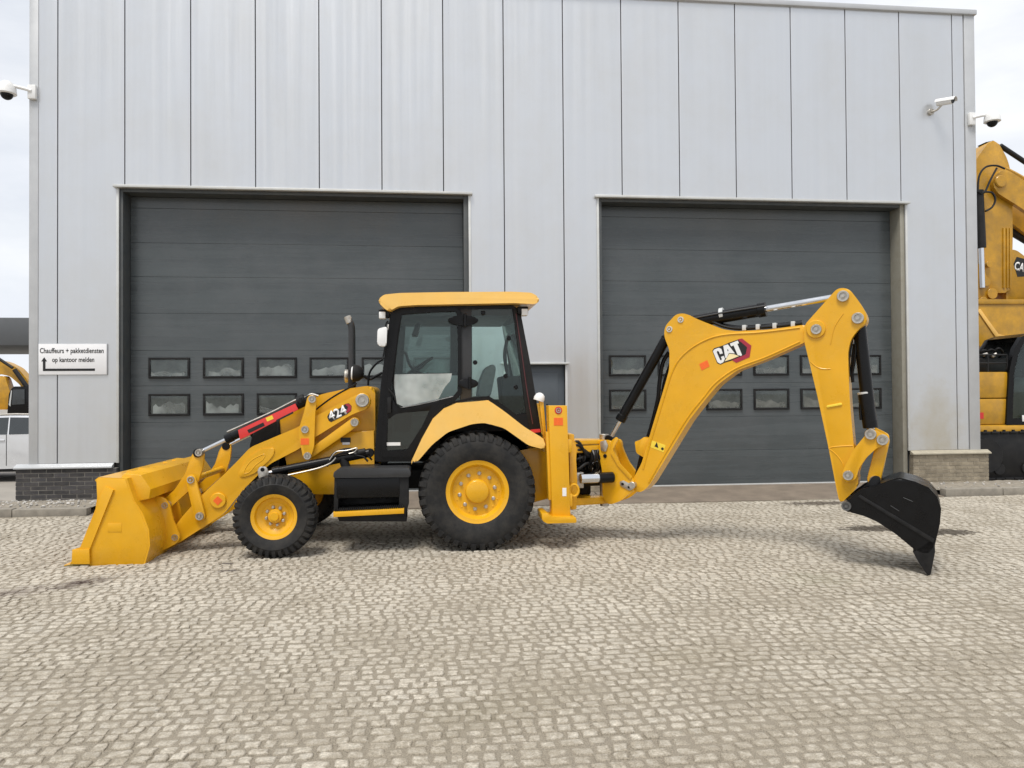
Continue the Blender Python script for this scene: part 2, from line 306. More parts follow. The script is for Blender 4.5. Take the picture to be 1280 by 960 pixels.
# sand bed between the stones: a finely uneven sheet
st = .04; nx, ny = int((X1-X0)/st)+1, int((Y1-Y0)/st)+1
xs = np.linspace(X0,X1,nx); ys = np.linspace(Y0,Y1,ny); gx, gy = np.meshgrid(xs, ys)
rng = np.random.default_rng(3)
def vnoise(x, y, sc, seed):
    g = np.random.default_rng(seed).random((256,256)); a = x/sc; b = y/sc; i = np.floor(a).astype(int); j = np.floor(b).astype(int); u = a-i; w = b-j; u = u*u*(3-2*u); w = w*w*(3-2*w)
    f = lambda p, q: g[p%256, q%256]
    return (f(i,j)*(1-u)+f(i+1,j)*u)*(1-w)+(f(i,j+1)*(1-u)+f(i+1,j+1)*u)*w
def lay(x, y): return .012*(vnoise(x+50,y+50,1.7,5)-.5)+.006*(vnoise(x+50,y+50,.5,6)-.5)   # gentle settling of the paving
gz = lay(gx,gy)+.007*(vnoise(gx+40,gy+40,.11,1)-.5)+.005*(rng.random(gx.shape)-.5)
me = bpy.data.meshes.new('joint_sand'); co = np.stack([gx,gy,gz],-1).reshape(-1,3).astype('f4')
idx = np.arange(nx*ny).reshape(ny,nx); q = np.stack([idx[:-1,:-1],idx[:-1,1:],idx[1:,1:],idx[1:,:-1]],-1).reshape(-1,4)
def fill(me, co, faces, sizes=None):
    me.vertices.add(len(co)); me.vertices.foreach_set('co', co.ravel())
    if sizes is None: sizes = np.full(len(faces), faces.shape[1], 'i4')
    flat = np.asarray(faces).ravel().astype('i4'); starts = np.concatenate([[0],np.cumsum(sizes)[:-1]]).astype('i4')
    me.loops.add(len(flat)); me.loops.foreach_set('vertex_index', flat); me.polygons.add(len(sizes)); me.polygons.foreach_set('loop_start', starts)
    me.update(calc_edges=True); me.validate()
fill(me, co, q); me.materials.append(SAND); me.shade_smooth()
o = bpy.data.objects.new('joint_sand', me); C.objects.link(o); o.parent = pv; o['kind'] = 'stuff'
# the stones
rr = random.Random(11); stones = []; y = Y0+.06; row = 0
while y < Y1-.05:
    rh = rr.uniform(.074,.092); x = X0+rr.uniform(0,.1)
    while x < X1-.1:
        ln = rr.uniform(.072,.102) if rr.random() < .75 else rr.uniform(.11,.155)
        stones.append((x+ln/2, y, ln, rh)); x += ln
    y += rh
def warp(x, y): return x+.05*math.sin(y*.9+1)+.10*math.sin(x*.25)*(y-6)*.12, y+.05*math.sin(x*.75)+.025*math.sin(x*1.9+y)+(.030*(x+1.5)*-1 if x < -1.5 else 0)*.9
def stone_ring(w, d, r):
    j = lambda a: r.uniform(-a, a); W, D = w/2, d/2; sk = r.uniform(-.13,.13)
    P = [(-W,-D),(0,-D),(W*.96,-D),(W,-D*.7),(W,0),(W*.9,D),(0,D),(-W*.95,D),(-W,D*.75),(-W,0)]
    return [(x+j(w*.07)+sk*y, y+j(d*.08)) for x, y in P]
def stone_geo(w, d, r):
    ring = stone_ring(w-.017, d-.019, r); tx, ty = r.uniform(-.035,.035), r.uniform(-.035,.035); V = []; k = len(ring)
    for sc, h in ((1,-.03),(.99,-.003),(.90,.0035),(.66,.0055)):
        for (x, y) in ring: V.append((x*sc, y*sc, h+(tx*x+ty*y)*(h > -.02)))
    F = []
    for l in range(3):
        for i in range(k): j = (i+1)%k; F.append((l*k+i,l*k+j,(l+1)*k+j,(l+1)*k+i))
    F.append(tuple(3*k+i for i in range(k)))
    return V, F
variants = [stone_geo(1.0*.12, .108, rr) for _ in range(40)]
vm_ = []; RIM = np.repeat([1.2,1.1,.40,0],10).astype('f4')
for V, F in variants[:14]:
    me = bpy.data.meshes.new('cobblestone'); me.from_pydata(V, [], F); me.attributes.new('rim','FLOAT','POINT').data.foreach_set('value', RIM); me.materials.append(COB); me.shade_smooth(); me.set_sharp_from_angle(angle=R_(50)); vm_.append(me)
def in_view(x, y):
    yaw = YAW; cx = x*math.cos(yaw)-y*math.sin(yaw); cz = x*math.sin(yaw)+y*math.cos(yaw)
    return cz > 3.26+.05 and abs(cx) < .69*cz-.03
order = sorted([i for i, s in enumerate(stones) if in_view(*warp(s[0],s[1]))], key=lambda i: (stones[i][0]**2+stones[i][1]**2))
near = set(order[:300])
cos_, fcs, szs, base = [], [], [], 0
for i, (x, y, ln, rh) in enumerate(stones):
    wx, wy = warp(x, y)
    if wy > Y1-.04 or wy < Y0: continue
    hz = float(lay(np.array(wx),np.array(wy)))+rr.uniform(-.0025,.0045); az = rr.uniform(-.07,.07)+(rr.random() < .5)*math.pi
    if i in near:
        k = rr.randrange(14); o = bpy.data.objects.new('cobblestone', vm_[k]); C.objects.link(o); o.parent = pv
        o.location = (wx,wy,hz); o.scale = (ln/.12*.98, rh/.108, 1); o.rotation_euler[2] = az; continue
    V, F = variants[rr.randrange(40)]; c, s = math.cos(az), math.sin(az); kx, ky = ln/.12*.98, rh/.108
    A = np.array(V); px_, py_ = A[:,0]*kx, A[:,1]*ky
    cos_.append(np.stack([wx+px_*c-py_*s, wy+px_*s+py_*c, A[:,2]+hz],-1))
    fcs.extend(u+base for f in F for u in f); szs.extend(len(f) for f in F); base += len(V)
me = bpy.data.meshes.new('cobblestones'); fill(me, np.concatenate(cos_).astype('f4'), np.array(fcs), np.array(szs,'i4')); me.attributes.new('rim','FLOAT','POINT').data.foreach_set('value', np.tile(RIM, len(me.vertices)//40)); me.materials.append(COB); me.shade_smooth(); me.set_sharp_from_angle(angle=R_(50))
o = bpy.data.objects.new('cobblestones', me); C.objects.link(o); o.parent = pv; o['kind'] = 'stuff'

# ================================================================ kerbs, strips, aprons
def kerb(name, x0, x1, n, lab):
    k = empty(name, (x0,11.13,0)); tag(k, lab, kind='structure'); w = (x1-x0)/n
    for i in range(n):
        bm = nb(); box(bm, x0+i*w+.004, x0+(i+1)*w-.004, 11.125+rr.uniform(-.006,.006), 11.275, -.06, .115+rr.uniform(-.006,.006), .014); mk('kerb_stone', bm, CONC, k)
kerb('kerb', -11, -4.95, 6, 'low grey concrete kerb edging the strip below the dark brick plinth')
kerb('kerb', 8.15, 14.15, 6, 'low dusty concrete kerb below the dusty brick plinth')
for (x0, x1, nm, lb) in ((-11,-4.95,'gravel_strip','strip of earth and pale gravel between kerb and dark plinth'),(8.15,14.15,'gravel_strip','strip of earth and pale gravel beside the dusty plinth')):
    bm = nb(); g = []
    for iy in range(14):
        for ix in range(int((x1-x0)/.06)+1):
            yy = 11.27+iy*.07; g.append(bm.verts.new((x0+ix*.06, yy, .085+.02*min(1,iy/9)+rr.uniform(-.006,.006))))
    w_ = int((x1-x0)/.06)+1
    for iy in range(13):
        for ix in range(w_-1): bm.faces.new((g[iy*w_+ix],g[iy*w_+ix+1],g[(iy+1)*w_+ix+1],g[(iy+1)*w_+ix]))
    st_ = tag(mk(nm, bm, EARTH, None, 80), lb, kind='structure')
    bm = nb()
    for _ in range(560 if x0 < 0 else 110):
        px_ = rr.uniform(x0+.05,x1-.05); py_ = 11.32+.75*math.sqrt(rr.random()) if rr.random() < .75 else 11.3+rr.random()*.75; s = rr.uniform(.008,.022)
        r = bmesh.ops.create_icosphere(bm, subdivisions=1, radius=s, matrix=Matrix.Translation((px_,py_,.105+s*.2)) @ Matrix.Diagonal((rr.uniform(.8,1.4),rr.uniform(.8,1.4),rr.uniform(.5,.9),1)))
    tag(mk('gravel', bm, PEB, None, 0), 'loose pale gravel on the earth strip', 'gravel', kind='stuff')
for (x0, x1, lb) in ((-4.93,2.6,'brown concrete ramp strip before the door behind the loader'),(2.62,8.13,'brown concrete ramp strip before the door behind the digging arm')):
    bm = nb(); prof = [(11.13,-.02),(11.13,.006),(12.5,.085),(12.5,-.02)]
    a = [bm.verts.new((x0,y,z)) for y, z in prof]; b = [bm.verts.new((x1,y,z)) for y, z in prof]
    bm.faces.new(a); bm.faces.new(b[::-1])
    for i in range(4): bm.faces.new((a[i],b[i],b[(i+1)%4],a[(i+1)%4]))
    tag(mk('door_apron', bm, APRN, None, 0), lb, kind='structure')

# ================================================================ warehouse
WY = 12.16; ZT, ZB = 8.39, .66; LZ = 4.985
D1 = (-4.935,.562); D2 = (2.74,8.218); MD = (1.152,2.156); MZ = 2.19
wh = empty('warehouse', (1.65,WY,0), 'silver-grey panel clad warehouse with two dark overhead doors', 'warehouse')
J = [-6.14]+[n-5.849 for n in range(16)]+[9.37]
for i in range(len(J)-1):
    x0, x1 = J[i]+.0065, J[i+1]-.0065; pl = [(x0,ZB),(x1,ZB),(x1,ZT),(x0,ZT)]
    for (a, b), z in ((D1,LZ),(D2,LZ),(MD,MZ)):
        if a <= x0 and b >= x1-.03: pl = [(x0,z),(x1,z),(x1,ZT),(x0,ZT)]
        elif x0 < a < x1 and b > x1: pl = [(x0,ZB),(a,ZB),(a,z),(x1,z),(x1,ZT),(x0,ZT)]
        elif a < x0 and x0 < b < x1: pl = [(x0,z),(b,z),(b,ZB),(x1,ZB),(x1,ZT),(x0,ZT)]
    bm = nb(); prism(bm, pl, WY, WY+.08, bev=.008)
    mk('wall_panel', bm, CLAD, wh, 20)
bm = nb(); box(bm, -6.2, D1[0]-.002, WY+.05, WY+.25, .3, ZT-.03); box(bm, D1[1]+.002, MD[0]-.002, WY+.05, WY+.25, .3, ZT-.03); box(bm, MD[1]+.002, D2[0]-.002, WY+.05, WY+.25, .3, ZT-.03); box(bm, D2[1]+.002, 9.5, WY+.05, WY+.25, .3, ZT-.03)
box(bm, D1[0], D1[1], WY+.051, WY+.249, LZ+.004, ZT-.04); box(bm, D2[0], D2[1], WY+.051, WY+.249, LZ+.004, ZT-.04); box(bm, MD[0], MD[1], WY+.051, WY+.249, MZ+.004, ZT-.04)
mk('wall_core', bm, GRY, wh, 0)
for (x0, x1) in ((-6.262,-6.128),(9.375,9.572)):
    bm = nb(); box(bm, x0, x1, WY-.012, WY+.2, .64, ZT-.01, .006); mk('corner_trim', bm, CAPM, wh)
bm = nb(); box(bm, -6.30, 9.60, WY-.05, WY+.3, ZT-.012, ZT+.075, .01); mk('roof_flashing', bm, CAPM, wh)
for x0, x1 in ((-6.26,-6.06),(9.37,9.57)):
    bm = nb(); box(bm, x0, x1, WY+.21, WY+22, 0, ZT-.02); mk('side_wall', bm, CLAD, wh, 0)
bm = nb(); box(bm, -6.05, 9.36, WY+.31, WY+22, ZT-.25, ZT-.05); mk('roof', bm, CAPM, wh, 0)
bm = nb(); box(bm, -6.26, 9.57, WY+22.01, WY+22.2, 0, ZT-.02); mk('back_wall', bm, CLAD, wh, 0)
for (a, b), z in ((D1,LZ),(D2,LZ),(MD,MZ)):
    w_ = .034 if z > 3 else .026
    bm = nb(); box(bm, a-.07, b+.06, WY-.075, WY+.02, z-.008, z+w_, .006); mk('lintel_trim', bm, TRIM, wh)
    for x0, x1 in ((a-.034,a+.005),(b-.005,b+.034)):
        bm = nb(); box(bm, x0, x1, WY-.022, WY+.01, ZB if z > 3 else .05, z-.012, .004); mk('jamb_trim', bm, TRIM, wh)
for (a, b, z, mm) in ((D1[0],D1[1],LZ,(REVD,REVD)),(D2[0],D2[1],LZ,(REVD,REVL))):
    for x0, x1, m_ in ((a+.007,a+.055,mm[0]),(b-.085,b-.007,mm[1])):
        bm = nb(); box(bm, x0, x1, WY+.012, WY+.42, .05, z-.012, .003); mk('door_reveal', bm, m_, wh)
    bm = nb(); box(bm, a+.007, b-.007, WY+.022, WY+.42, z-.06, z-.012); mk('lintel_soffit', bm, REVD, wh)
def jag(x0, x1, z0, h, r):
    n = 12; top = []
    a = r.uniform(-.3,.3); lev = r.uniform(-.2,.2)
    for i in range(n+1):
        u = i/n; top.append((x0+(x1-x0)*u, z0+max(.01,h*(.62+lev+1.6*a*(u-.5))))); lev = max(-.4,min(.4,lev*.8+r.uniform(-.2,.2)))
    return [(x0,z0),(x1,z0)]+top[::-1]
def overhead_door(a, b, wx0, pitch, ww, rows, right_h, r):
    DY = WY+.30
    d = nb(); box(d, a+.06, b-.09, DY+.045, DY+.09, .09, LZ-.07); d = mk('overhead_door', d, GRY, wh, 0)
    tag(d, 'anthracite sectional overhead door with two rows of small windows')
    zs = [.105,.69,1.275,1.865,2.437,3.039,3.629,4.18,4.74,LZ-.065]
    for z0, z1 in zip(zs, zs[1:]):
        bm = nb(); box(bm, a+.058, b-.088, DY, DY+.04, z0+.001, z1-.001, .0035)
        for k in range(1, 4):
            zz = z0+(z1-z0)*k/4
            if False: box(bm, a+.06, b-.09, DY-.0025, DY+.01, zz-.006, zz+.006, .002)
        mk('door_section', bm, DOOR, d, 20)
    bm = nb(); box(bm, a+.06, b-.09, DY-.012, DY+.04, .072, .104, .006); mk('bottom_seal', bm, TRIM, d)
    for lo, hi in rows:
        for i in range(6):
            x = wx0+i*pitch; bm = nb(); q = .035
            box(bm, x, x+ww, DY-.028, DY-.001, lo, lo+q, .005); box(bm, x, x+ww, DY-.028, DY-.001, hi-q, hi, .005)
            box(bm, x, x+q, DY-.027, DY-.001, lo+q-.004, hi-q+.004, .005); box(bm, x+ww-q, x+ww, DY-.027, DY-.001, lo+q-.004, hi-q+.004, .005)
            mk('window_frame', bm, BKM, d)
            bm = nb(); box(bm, x+q-.006, x+ww-q+.006, DY-.0035, DY-.001, lo+q-.006, hi-q+.006); mk('window_backing', bm, ACRY, d, 0)
            bm = nb(); prism(bm, jag(x+q+r.uniform(0,.05), x+ww-q-r.uniform(0,.05), lo+q+.004, (hi-lo-2*q)*r.uniform(.3,.9), r), DY-.0075, DY-.0045, bev=0); mk('pane_reflection', bm, REFL if a < 0 else REFL2, d, 0)  # added sheet that paints a reflection into the pane
            bm = nb(); box(bm, x+q-.005, x+ww-q+.005, DY-.018, DY-.013, lo+q-.005, hi-q+.005); mk('window_pane', bm, GLC, d, 0)
    return d
wr = random.Random(5)
overhead_door(D1[0], D1[1], -4.598, .846, .64, ((1.379,1.736),(1.984,2.322)), 0, wr)
overhead_door(D2[0], D2[1], 2.967, .860, .65, ((1.39,1.76),(1.99,2.35)), 0, wr)
bm = nb(); box(bm, MD[0]+.01, MD[1]-.01, WY+.06, WY+.11, .06, MZ-.012, .005); d = mk('entrance_door', bm, mat('blue_grey_door', (.075,.09,.105), .45, 0, 0, .1, 3), wh)
for k in range(2):
    bm = nb(); box(bm, MD[0]+.12, MD[1]-.12, WY+.045, WY+.062, .2+k*1.0, 1.05+k*1.0, .006); mk('door_panel', bm, mat('blue_grey_panel', (.085,.10,.115), .5, 0, 0, .1, 3), d)
bm = nb(); box(bm, MD[0]+.06, MD[0]+.09, WY+.01, WY+.045, 1.0, 1.14, .005); tube(bm, [(MD[0]+.075,WY+.03,1.07),(MD[0]+.075,WY-.02,1.07),(MD[0]+.2,WY-.02,1.07)], .009); mk('handle', bm, ZIN, d)
# brick plinths below the cladding: left one dark and clean, right one dusty
def plinth(x0, x1, mb, mm, cm):
    yf = WY-.065
    core = nb(); box(core, x0+.003, x1-.003, yf+.006, WY+.15, 0, .585); c = mk('plinth', core, mm, wh, 0)
    bw, ch = .210, .0655; n = 9
    for k in range(n):
        z0 = .004+k*ch; z1 = z0+ch-.0145
        x = x0-(bw+.0145)*(.5 if k%2 else 0)
        while x < x1-.02:
            a, b = max(x, x0), min(x+bw, x1)
            if b-a > .03:
                bm = nb(); dy = rr.uniform(-.003,.003); box(bm, a, b, yf+dy, yf+.09, z0, z1); mk('brick', bm, mb, c, 0)
            x += bw+.0145
    bm = nb(); v = [(yf-.035,.592),(yf-.035,.612),(WY-.004,.662),(WY-.004,.592)]
    A = [bm.verts.new((x0-.02,y,z)) for y, z in v]; B = [bm.verts.new((x1-(.06 if x1 < 0 else -.03),y,z)) for y, z in v]
    bm.faces.new(A); bm.faces.new(B[::-1])
    for i in range(4): bm.faces.new((A[i],B[i],B[(i+1)%4],A[(i+1)%4]))
    mk('sill', bm, cm, c, 0)
plinth(-6.42, D1[0]-.01, BRKD, MORD, CAPM)
plinth(D1[1]+.01, MD[0]-.02, BRKD, MORD, TRIM); plinth(MD[1]+.02, D2[0]-.01, BRKL, MORL, TRIM)
plinth(D2[1]+.05, 9.68, BRKL, MORL, mat('dusty_trim', (.36,.325,.25), .7, 0, 0, .15, 6))

# sign
sg = empty('sign', (-5.61,WY-.03,2.04), 'white notice board with arrow fixed to the cladding beside the overhead door', 'sign')
bm = nb(); box(bm, -6.11, -5.109, WY-.028, WY-.002, 2.044, 2.519, .003); mk('board', bm, mat('white_sign', (.80,.80,.81), .4, 0, 0, .03, 3), sg)
bm = nb(); box(bm, -6.118, -5.101, WY-.024, WY-.004, 2.036, 2.527, .003); mk('frame', bm, CAPM, sg)
text('Chauffeurs + pakketdiensten', M, (-5.62,2.405), None, WY-.0295, .94, 0, INK, sg, 'lettering', .012, height=.105)
text('op kantoor melden', M, (-5.60,2.265), None, WY-.0295, .62, 0, INK, sg, 'lettering', .012, height=.10)
bm = nb(); prism(bm, [(-6.045,2.10),(-5.28,2.10),(-5.28,2.137),(-6.008,2.137),(-6.008,2.25),(-5.985,2.25),(-6.0265,2.315),(-6.068,2.25),(-6.045,2.25)], WY-.031, WY-.0285, bev=0); mk('arrow', bm, INK, sg, 0)

# security cameras
def dome_camera(x, z, sgn, lab):
    c = empty('security_camera', (x,WY-.02,z), lab, 'camera', 'security cameras on the warehouse corners')
    bm = nb(); box(bm, x-.06, x+.06, WY-.075, WY-.013, z-.10, z+.12, .012); mk('bracket', bm, WHT, c)
    e = Vector((x+sgn*.34,WY-.12,z+.085)); bm = nb(); tube(bm, [(x,WY-.07,z+.02),(x+sgn*.12,WY-.09,z+.05),e], .026, 10); mk('arm', bm, WHT, c)
    p = e+Vector((-sgn*.01,0,.05)); bm = nb(); rev(bm, p, Vector((0,0,-1)), [(0,0),(0,.05),(.03,.09),(.10,.125),(.19,.135),(.20,.12),(.20,0)], 28); h = mk('housing', bm, WHT, c)
    bm = nb(); rev(bm, p+Vector((0,0,-.198)), Vector((0,0,-1)), [(0,0)]+[(0.088*math.sin(k*.196),.088*math.cos(k*.196)) for k in range(8)]+[(.088,0)], 24); mk('lens_dome', bm, BLK, h)
dome_camera(-6.20, 6.42, -1, 'white dome camera on an arm at the corner above the notice board')
dome_camera(9.47, 6.50, 1, 'white dome camera on an arm beside the yellow excavators')
c = empty('security_camera', (8.75,WY,6.63), 'white bullet camera bracketed to the cladding above a door', 'camera')
bm = nb(); cyl(bm, Vector((8.72,WY+.005,6.62)), Vector((8.72,WY-.04,6.62)), .055); tube(bm, [(8.72,WY-.03,6.62),(8.76,WY-.12,6.62),(8.81,WY-.18,6.69)], .018); mk('bracket', bm, ZIN, c)
q0, q1 = Vector((8.77,WY-.12,6.74)), Vector((8.89,WY-.34,6.70)); bm = nb(); cyl(bm, q0, q1, .056, seg=24); mk('body', bm, WHT, c)
d_ = (q1-q0).normalized(); bm = nb(); cyl(bm, q1-d_*.001, q1+d_*.014, .047, seg=24); mk('lens', bm, BLK, c)
u, w = basis(d_); bm = nb(); A = []
for k in range(9):
    th = math.pi*k/8
    for e in (q0-d_*.02, q1+d_*.05):
        for r0 in (.064,.069): A.append(bm.verts.new(e+(u*math.cos(th)-w*math.sin(th) if w.z < 0 else u*math.cos(th)+w*math.sin(th))*r0))
for k in range(8):
    a, b = A[k*4:k*4+4], A[k*4+4:k*4+8]
    for i, j in ((0,2),(2,3),(3,1),(1,0)): bm.faces.new((a[i],a[j],b[j],b[i]))
mk('sunshield', bm, WHT, c)
# ================================================================ backhoe loader
bh = empty('backhoe_loader', (0,9,0), 'yellow backhoe loader numbered 424 parked before the overhead doors, both buckets on the cobbles', 'backhoe loader')
YC = 9.0; FAR = lambda t: 2*YC-t
def plate(name, px, t0, t1, m=YEL, par=None, fr=M, bev=.006, r=0., add=None, at=None):
    pl = fr.tr(px, t0 if at is None else at); pl = rnd(pl, r) if r else pl
    bm = add or nb(); prism(bm, pl, t0, t1, fr, bev)
    return bm if add else mk(name, bm, m, par or bh)
def pins(name, lst, t0, t1, r, par, fr=M, m=ZIN):
    for (x, y) in lst:
        s, z = fr.un(x, y, t0); bm = nb(); pinhead(bm, fr, s, z, t0, t1, r); mk(name, bm, m, par)
def mirror_copy(o):                        # the same part on the machine's other side (shape symmetric about its own plane)
    me = o.data.copy()
    for v in me.vertices: v.co.y = -v.co.y # the root stands on the centre plane
    me.flip_normals(); n = bpy.data.objects.new(o.name.split('.')[0], me); C.objects.link(n); n.parent = o.parent; ROOT[n.name] = ROOT[bh.name]; return n

# ---------------- wheels
def wheel(cx, cz, yf, R, W, rb, lugs, nuts, hub_r, big):
    ax = Vector((0,1,0)); c = Vector((cx,yf,cz)); w2 = W/2
    def P(y, r): return (y, r)
    rim = nb()
    f = rb+.012
    prof = [(.075,0),(.075,rb*.80),(.03,rb*.86),(.012,rb*.90),(.006,f-.012),(.0,f),(.018,f+.006),(.03,rb-.02),(W-.03,rb-.02),(W-.018,f),(W,f-.02),(W-.05,rb*.85),(W-.05,0)] if big else \
           [(.085,0),(.085,rb*.60),(.075,rb*.66),(.055,rb*.84),(.016,rb*.90),(.004,f-.010),(.0,f),(.016,f+.005),(.026,rb-.015),(W-.026,rb-.015),(W-.016,f),(W,f-.015),(W-.05,rb*.85),(W-.05,0)]
    rev(rim, c, ax, prof, 56)
    wl = mk('wheel', rim, YEL, bh)
    ty = nb(); b = .045
    tp = [(.010,rb),(-.004,rb+.02),(-b*.55,rb+(R-rb)*.30),(-b*.75,rb+(R-rb)*.55),(-b*.45,R-.075),(.0,R-.038),(.03,R-.026),(w2,R-.020)]
    tp = tp+[(W-h, r) for h, r in tp[::-1][1:]]
    rev(ty, c, ax, [(w2,rb-.03)]+tp+[(w2,rb-.03)], 72)
    def cp(y, r, a): return Vector((cx+r*math.cos(a), yf+y, cz+r*math.sin(a)))
    for sd in (0, 1):
        for i in range(lugs):
            a0 = 2*math.pi*(i+.5*sd)/lugs; da = 2*math.pi/lugs*.33; tw = .10 if not big else .075
            yy = lambda h: (W-h) if sd else h
            sec = [(-b*.62,R-.085,R-.066,0),(-.012,R-.06,R-.016,0),(.05,R-.035,R-.002,.25),(w2-.012,R-.03,R,1)]
            rows = []
            for (h, r0, r1, k) in sec:
                a = a0+tw*k; rows.append([ty.verts.new(cp(yy(h),r0,a-da)),ty.verts.new(cp(yy(h),r1,a-da*.8)),ty.verts.new(cp(yy(h),r1,a+da*.8)),ty.verts.new(cp(yy(h),r0,a+da))])
            for A, B in zip(rows, rows[1:]):
                for k in range(3): ty.faces.new((A[k],A[k+1],B[k+1],B[k]))
            ty.faces.new(rows[0]); ty.faces.new(rows[-1][::-1])
    mk('tyre', ty, RUB, wl, 40)
    h = nb()
    if big: rev(h, c, ax, [(.02,0),(.02,hub_r*.86),(.028,hub_r*.95),(.045,hub_r),(.08,hub_r*1.02),(.08,0)], 36)
    else: rev(h, c, ax, [(.018,0),(.018,hub_r*.55),(.04,hub_r*.62),(.042,hub_r*.9),(.055,hub_r),(.09,hub_r*1.02),(.09,0)], 30)
    mk('hub', h, YEL, wl)
    nr = hub_r*1.5 if big else rb*.42
    for i in range(nuts):
        a = 2*math.pi*(i+.3)/nuts; p = Vector((cx+nr*math.cos(a),yf+(.048 if big else .052),cz+nr*math.sin(a))); n = nb()
        cyl(n, p, p+Vector((0,.035,0)), .017 if big else .016, seg=6); cyl(n, p+Vector((0,.02,0)), p+Vector((0,.036,0)), .023 if big else .019, seg=12); mk('wheel_nut', n, ZIN, wl)
    if big:
        for i in range(16):
            a = 2*math.pi*i/16; p = Vector((cx+rb*.72*math.cos(a),yf+.070,cz+rb*.72*math.sin(a))); n = nb(); cyl(n, p, p+Vector((0,.01,0)), .009, seg=8); mk('rim_bolt', n, YEL, wl)
    return wl
def far_wheel(wl):
    c = dup(wl, bh, (0,0,0)); c.data = c.data
    cx = sum(v.co.x for v in wl.data.vertices)/len(wl.data.vertices)
    c.matrix_parent_inverse.identity(); c.rotation_euler = (0,0,math.pi); c.location = (2*cx,0,0)
    for ch in list(wl.children): dup(ch, c)
rw = wheel(.447,.640,8.00,.640,.37,.330,38,10,.130,True); far_wheel(rw)
fw = wheel(-1.681,.432,7.93,.432,.24,.225,36,8,.075,False); far_wheel(fw)
bm = nb(); cyl(bm, Vector((.447,8.3,.64)), Vector((.447,9.7,.64)), .13); box(bm, .25, .66, 8.72, 9.28, .42, .86, .05); mk('rear_axle', bm, YEL, bh)
bm = nb(); box(bm, -1.76, -1.60, 8.12, 9.88, .38, .54, .03); box(bm, -1.9, -1.46, 8.75, 9.25, .45, .75, .03); mk('front_axle', bm, BKM, bh)

# ---------------- front bucket
SB = 7.86
side = [(120,600),(123,597.5),(157,599),(161,612),(166,626),(176,642),(184,662),(185.5,682),(179,705.6),(86,706.6),(90,702),(91,688),(101,684),(120,636),(122,622)]
sp = M.tr(side, SB)
shell = [(118.5,600),(123,596.5),(158.5,598),(163,612),(168,626),(178.5,642),(186,662),(187.5,682),(180.5,707.2),(80,707.6)]
inner = [(80,706.2),(178.5,704),(183.5,681),(182,663),(174,645),(164,628),(158.5,612),(155,601.5),(124,600.5),(120,602.5)]
sh = M.tr(shell+inner, SB)
b_ = nb(); prism(b_, sh, SB+.003, FAR(SB)-.003, bev=0); fb = mk('front_bucket', b_, YEL, bh, 50)
for t_ in (SB, FAR(SB)-.022):
    b_ = nb(); prism(b_, sp, t_, t_+.022, bev=.005); mk('side_plate', b_, YEL, fb)
e0 = M.tr([(79,707.9),(112,707.7),(112,704.8),(92,704.6)], SB-.004); b_ = nb(); prism(b_, e0, SB-.004, FAR(SB)+.004, bev=.003); mk('cutting_edge', b_, mat('worn_edge',(.22,.18,.06),.5,.3,0,.3,12), fb)
for t0, t1 in ((SB-.02,SB+.001),(FAR(SB)-.001,FAR(SB)+.02)):
    b_ = nb(); prism(b_, M.tr([(131.5,607.5),(142,612.5),(111,688),(112,705),(89.5,705),(90.5,687),(101,684.5),(120,640),(124,622)],SB-.02), t0, t1, bev=.004); mk('side_cutter', b_, YEL, fb)
b_ = nb(); prism(b_, M.tr([(90,687),(111.5,686.5),(112,705.4),(89,705.4)],SB-.035), SB-.035, SB-.018, bev=.005); mk('corner_guard', b_, YEL, fb)
b_ = nb(); prism(b_, M.tr([(134.5,654),(152,654),(152,665),(134.5,665)],SB-.004), SB-.004, SB+.002, bev=.002); mk('embossed_plate', b_, YEL, fb)
# box beam along the top back of the bucket, with rib plates
bs = M.tr([(152,600),(160,590.5),(181,592.5),(193,610),(191,622),(168,627)], SB+.20)
b_ = nb(); prism(b_, bs, SB+.10, FAR(SB)-.10, bev=.012); mk('top_beam', b_, YEL, fb)
rb_ = M.tr([(150,601),(159,588.5),(182.5,590.5),(195.5,610.5),(193,624),(168,629)], 8.3)
for t in (8.30,8.62,9.36,9.68):
    b_ = nb(); prism(b_, rb_, t, t+.022, bev=.004); mk('rib', b_, YEL, fb)
ear = M.tr([(184,617),(206,622),(213,632),(217,650),(223,664),(226,672),(221,679),(212,684),(190,694),(182,690)], 8.34)
for t in (8.325,8.60,9.37,9.645):
    b_ = nb(); prism(b_, rnd(ear,.03), t, t+.03, bev=.005); mk('hinge_ear', b_, YEL, fb)
for y0 in (8.315,9.355):
    for (x, y) in ((205.5,632),(218,672)):
        s, z = M.un(x, y, 8.315); b_ = nb(); pinhead(b_, M, s, z, y0, y0+.34, .034); mk('hinge_pin', b_, ZIN, fb)
s, z = M.un(163,609,SB+.10); b_ = nb(); rev(b_, M.w(s,SB+.094,z), Vector((0,1,0)), [(0,0),(0,.03),(.01,.034),(.01,0)], 16); mk('lift_point', b_, ZIN, fb)

